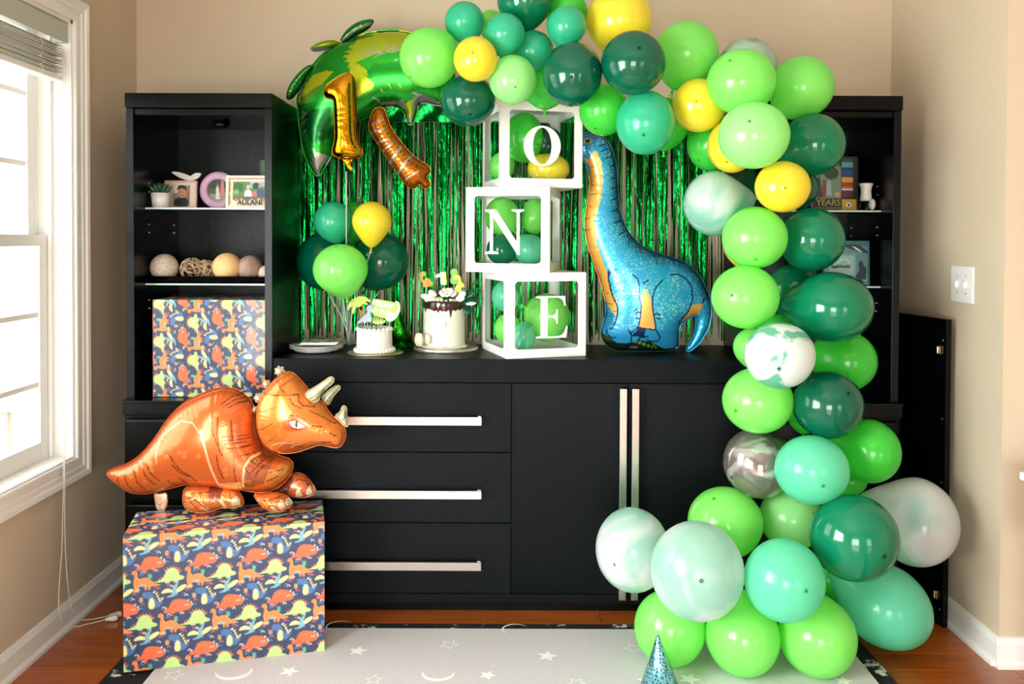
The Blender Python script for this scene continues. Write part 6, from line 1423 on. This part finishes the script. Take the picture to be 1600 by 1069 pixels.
# white travel frame with the word AULANI
pa = Paint((238, 226, 206)); pa.poly((90, 140, 80), [(.10, .12), (.98, .12), (.98, .80), (.10, .80)]); pa.poly((60, 110, 50), ell(.25, .35, .14, .2, 12)); pa.poly((130, 180, 110), ell(.2, .5, .08, .1, 10)); pa.poly((176, 190, 196), [(.55, .12), (.98, .12), (.98, .3), (.55, .36)])
pa.poly((50, 70, 50), ell(.72, .28, .1, .12, 10)); pa.poly((236, 236, 240), smooth_poly([(.40, .78), (.42, .45), (.52, .40), (.60, .46), (.63, .78)], 1)); pa.poly((226, 190, 180), ell(.51, .32, .05, .08, 12))
pa.poly((70, 90, 140), smooth_poly([(.72, .75), (.74, .42), (.84, .36), (.93, .44), (.96, .78)], 1)); pa.poly((196, 146, 120), ell(.82, .29, .045, .07, 12)); pa.poly((210, 120, 120), ell(.68, .6, .07, .14, 12)); pa.poly((110, 110, 110), [(.1, .66), (.98, .66), (.98, .8), (.1, .8)])
for (x, c) in ((.2, (240, 130, 60)), (.34, (250, 200, 80)), (.62, (240, 150, 90)), (.8, (250, 196, 70)), (.93, (240, 140, 80))): pa.poly(c, ell(x, .79, .05, .06, 10))
for c_, pts in (((206, 110, 110), [(.0, .0), (1, 0), (1, .05), (0, .05)]), ((206, 176, 80), [(.0, .12), (.05, .12), (.05, .5), (0, .5)]), ((206, 176, 80), [(.0, .62), (.05, .62), (.05, .95), (0, .95)])): pa.poly(c_, pts)
t_, a_, rt_, up_, n_, w_, h__ = picframe('travel_frame', 'white souvenir photo frame with AULANI lettering on the upper shelf', 353, 419.5, 274, 328, 3.215, .010, (240, 228, 212), pa, zbase=z1s)
M_ink = mat('ink_dark', (30, 30, 34), rough=.5)
text('lettering', 'AULANI', .026, a_ + rt_ * w_ * .57 + up_ * h__ * .165 + n_ * .0075, t_, M_ink, rot=(PI / 2 - .08, 0, 0), extrude=.0003)
pc = Paint((70, 110, 70)); pc.poly((40, 30, 28), smooth_poly([(.3, 1), (.32, .3), (.6, .1), (1, .2), (1, 1)], 1)); pc.poly((206, 140, 116), ell(.78, .55, .28, .38, 16)); pc.poly((240, 240, 240), [(.62, .78), (.9, .76), (.8, .84)])
picframe('photo_card', 'photo print of a face peeking up behind the souvenir frame', 405, 424, 250, 329, 3.33, .002, (70, 90, 70), pc, zbase=z1s, lean=.03)
# tray of decorative balls
tr_ = thing('ball_tray', 'long low black tray holding decorative balls on the lower glass shelf', 'tray', (P(330, 440, 3.22).x, 3.22, z2s))
ta, tb = -1.324, -0.868
m = MB(); pts = [(ta, 3.15), (tb, 3.15), (tb, 3.29), (ta, 3.29)]
m.add([(ta + .012, 3.165, z2s + .0005), (tb - .012, 3.165, z2s + .0005), (tb - .012, 3.275, z2s + .0005), (ta + .012, 3.275, z2s + .0005), (ta, 3.148, z2s + .026), (tb, 3.148, z2s + .026), (tb, 3.292, z2s + .026), (ta, 3.292, z2s + .026),
       (ta + .005, 3.153, z2s + .026), (tb - .005, 3.153, z2s + .026), (tb - .005, 3.287, z2s + .026), (ta + .005, 3.287, z2s + .026), (ta + .014, 3.167, z2s + .004), (tb - .014, 3.167, z2s + .004), (tb - .014, 3.273, z2s + .004), (ta + .014, 3.273, z2s + .004)],
      [(0, 1, 5, 4), (1, 2, 6, 5), (2, 3, 7, 6), (3, 0, 4, 7), (3, 2, 1, 0), (4, 5, 9, 8), (5, 6, 10, 9), (6, 7, 11, 10), (7, 4, 8, 11), (8, 9, 13, 12), (9, 10, 14, 13), (10, 11, 15, 14), (11, 8, 12, 15), (12, 13, 14, 15)]); m.build('dish', M_black, tr_)
zt0 = z2s + .0045; DBl = 3.205; sB = DBl / F
def dball(px, r, mt, label, extra=None, D=DBl):
    c = P(px, 415, D); c.z = zt0 + r * sB; o = MB().sphere(c, r * sB, 28, 18).build('decorative_ball', mt, loc=c); tag(o, label, 'decorative ball', 'decorative balls in the tray'); return o, c
M_seed = mat('seeded_ball', (206, 190, 172), rough=.8, noise=.15, nscale=60, bump=1, bscale=120)
o, c = dball(257, 21.5, M_seed, 'leftmost ball in the tray, whitish with small dark dots')
M_dot = mat('ball_dot', (70, 50, 40), rough=.8); m = MB()
for k in range(70):
    zf = 1 - 2 * (k + .5) / 70; a = k * 2.4; rr = math.sqrt(1 - zf * zf); d = Vector((rr * math.cos(a), rr * math.sin(a), zf)); m.sphere(c + d * 21.3 * sB, .0018, 6, 4)
m.build('seed_dots', M_dot, o)['kind'] = 'stuff'
M_twig = mat('twig', (200, 178, 140), rough=.7, noise=.3, nscale=30); M_twig2 = mat('twig_dark', (130, 96, 66), rough=.8)
for (px, r, lb) in ((300, 19, 'woven twig ball second from the left in the tray'), (322, 17.5, 'smaller woven twig ball touching the peach ball')):
    c = P(px, 415, DBl + (.012 if px == 322 else 0)); c.z = zt0 + r * sB; t = thing('twig_ball', lb, 'decorative ball', c, 'decorative balls in the tray')
    for k in range(26):
        ax = Vector((random.gauss(0, 1), random.gauss(0, 1), random.gauss(0, 1))).normalized(); u = ax.orthogonal().normalized(); v_ = ax.cross(u); m = MB(); R_ = r * sB * random.uniform(.88, .97); n = 18; pts = []
        h0 = random.uniform(-.55, .55)
        for i in range(n + 1): a = 2 * PI * i / n; pts.append(c + (u * math.cos(a) * math.sqrt(1 - h0 * h0) + v_ * math.sin(a) * math.sqrt(1 - h0 * h0) + ax * h0) * R_ * (1 + .02 * math.sin(3 * a)))
        m.tube(pts, .0013, 5); m.build('twig', M_twig if k % 4 else M_twig2, t)
M_peach = mat('peach_ball', (236, 190, 130), rough=.7, noise=.15, nscale=9, bump=.5, bscale=20)
dball(355, 22.5, M_peach, 'peach coloured ball third from the left in the tray')
M_grain = mat('grained_ball', (196, 170, 150), rough=.6, col2=(120, 84, 70), nscale=8, stretch=(9, 1, 3), bump=.5, bscale=20)
dball(391, 20.5, M_grain, 'striped wood grain ball fourth from the left in the tray', D=3.215)
dball(417, 13, M_seed, 'pale ball at the right end of the tray, cut by the cabinet side', D=3.20)
# ------------------------------------------------------------------ right cabinet shelf things
z1r = 1.4415; py_ = Paint((34, 30, 34))
py_.poly((150, 90, 60), [(.0, .0), (.62, .0), (.62, .18), (.0, .18)]); py_.poly((110, 130, 110), [(.02, .18), (.66, .18), (.66, .78), (.02, .78)]); py_.poly((40, 60, 36), ell(.45, .3, .16, .12, 12)); py_.poly((60, 50, 44), [(.1, .4), (.2, .35), (.26, .75), (.1, .76)]); py_.poly((150, 160, 170), [(.36, .45), (.44, .45), (.46, .72), (.34, .72)]); py_.poly((120, 60, 50), [(.26, .42), (.33, .42), (.34, .74), (.25, .74)]); py_.poly((200, 150, 60), ell(.58, .70, .06, .05, 10))
for y0_, y1_, c_ in ((.03, .10, (60, 70, 60)), (.10, .20, (70, 150, 160)), (.22, .36, (30, 70, 120)), (.37, .47, (220, 150, 50)), (.49, .53, (190, 60, 50)), (.55, .59, (200, 90, 50)), (.60, .63, (200, 200, 190)), (.65, .76, (90, 40, 60))): py_.poly(c_, [(.68, y0_), (.92, y0_), (.92, y1_), (.68, y1_)])
py_.poly((200, 150, 40), [(.68, .80), (.99, .80), (.99, .99), (.68, .99)]); py_.poly((240, 240, 230), ell(.83, .9, .06, .045, 12)); py_.poly((40, 60, 90), ell(.83, .9, .03, .03, 10)); py_.poly((180, 70, 50), [(0, .85), (.04, .85), (.04, .98), (0, .98)])
DY = 3.25
t_, a_, rt_, up_, n_, w_, h__ = picframe('anniversary_frame', 'colourful frame reading YEARS AND COUNTING in the right cabinet', 1266, 1340, 244, 333, DY, .003, (40, 30, 30), py_, zbase=z1r, lean=.05)
M_olive = mat('olive_print', (150, 140, 60), rough=.5)
text('lettering', 'YEARS', .034, a_ + rt_ * w_ * .37 + up_ * h__ * .145 + n_ * .0065, t_, M_olive, rot=(PI / 2 - .05, 0, 0), space=.95)
text('lettering', 'AND COUNTING', .013, a_ + rt_ * w_ * .36 + up_ * h__ * .045 + n_ * .0065, t_, M_olive, rot=(PI / 2 - .05, 0, 0))
xf = P(1353, 310, 3.19).x; sf_ = 3.19 / F
af = thing('air_freshener', 'white plug-in air freshener standing beside the colourful frame', 'air freshener', (xf, 3.19, z1r))
m = MB(); m.lathe((xf, 3.19, z1r), [(.001, .036), (9 * sf_, .036), (8.2 * sf_, .055), (7.5 * sf_, .07), (8 * sf_, .082), (10.5 * sf_, .098), (10 * sf_, .1), (.001, .1)], 24); m.build('cap', M_white, af, bevel=0)
m = MB(); m.lathe((xf, 3.19, z1r), [(.001, 0), (8 * sf_, .001), (8.5 * sf_, .006), (8.5 * sf_, .028), (5 * sf_, .036), (.001, .037)], 24); m.build('bottle', M_shelfglass, af)
m = MB(); m.sphere((xf + 10 * sf_, 3.192, z1r + .023), .021, 16, 10, (.6, .6, 1)); m.build('plug', M_white, af)
ps = Paint((90, 140, 140)); ps.poly((60, 110, 120), [(0, 0), (1, 0), (1, .1), (0, .12)]); ps.poly((30, 50, 60), smooth_poly([(.45, .10), (.72, .04), (.98, .2), (1, .3), (.85, .24), (.6, .18)], 1)); ps.poly((236, 240, 236), smooth_poly([(.62, .1), (.74, .14), (.9, .26), (.78, .22)], 1)); ps.poly((110, 160, 160), [(.1, .28), (.74, .28), (.74, .82), (.1, .82)]); ps.poly((150, 190, 186), [(.14, .32), (.70, .32), (.70, .78), (.14, .78)])
ps.poly((26, 50, 56), smooth_poly([(.8, .95), (.7, .8), (.8, .7), (.78, .5), (.86, .42), (.92, .6), (.98, .6), (.94, .85), (.9, .97)], 1)); ps.line((210, 230, 220), [(.3, .5), (.4, .42), (.52, .42), (.6, .5)], .012)
for k in range(5): a = k * 2 * PI / 5; ps.poly((200, 226, 222), [(.9 + .01, .9), (.9 + .07 * math.cos(a), .9 + .05 * math.sin(a)), (.9, .9 + .01)])
t_, a_, rt_, up_, n_, w_, h__ = picframe('sea_frame', 'teal sea life photo frame in the lower right cabinet shelf', 1286, 1358, 376, 446, 3.20, .003, (60, 110, 120), ps, zbase=z2s, lean=.05)
text('lettering', 'SeaWorld', .017, a_ + rt_ * w_ * .38 + up_ * h__ * .42 + n_ * .0015, t_, M_ink, rot=(PI / 2 - .05, 0, 0))
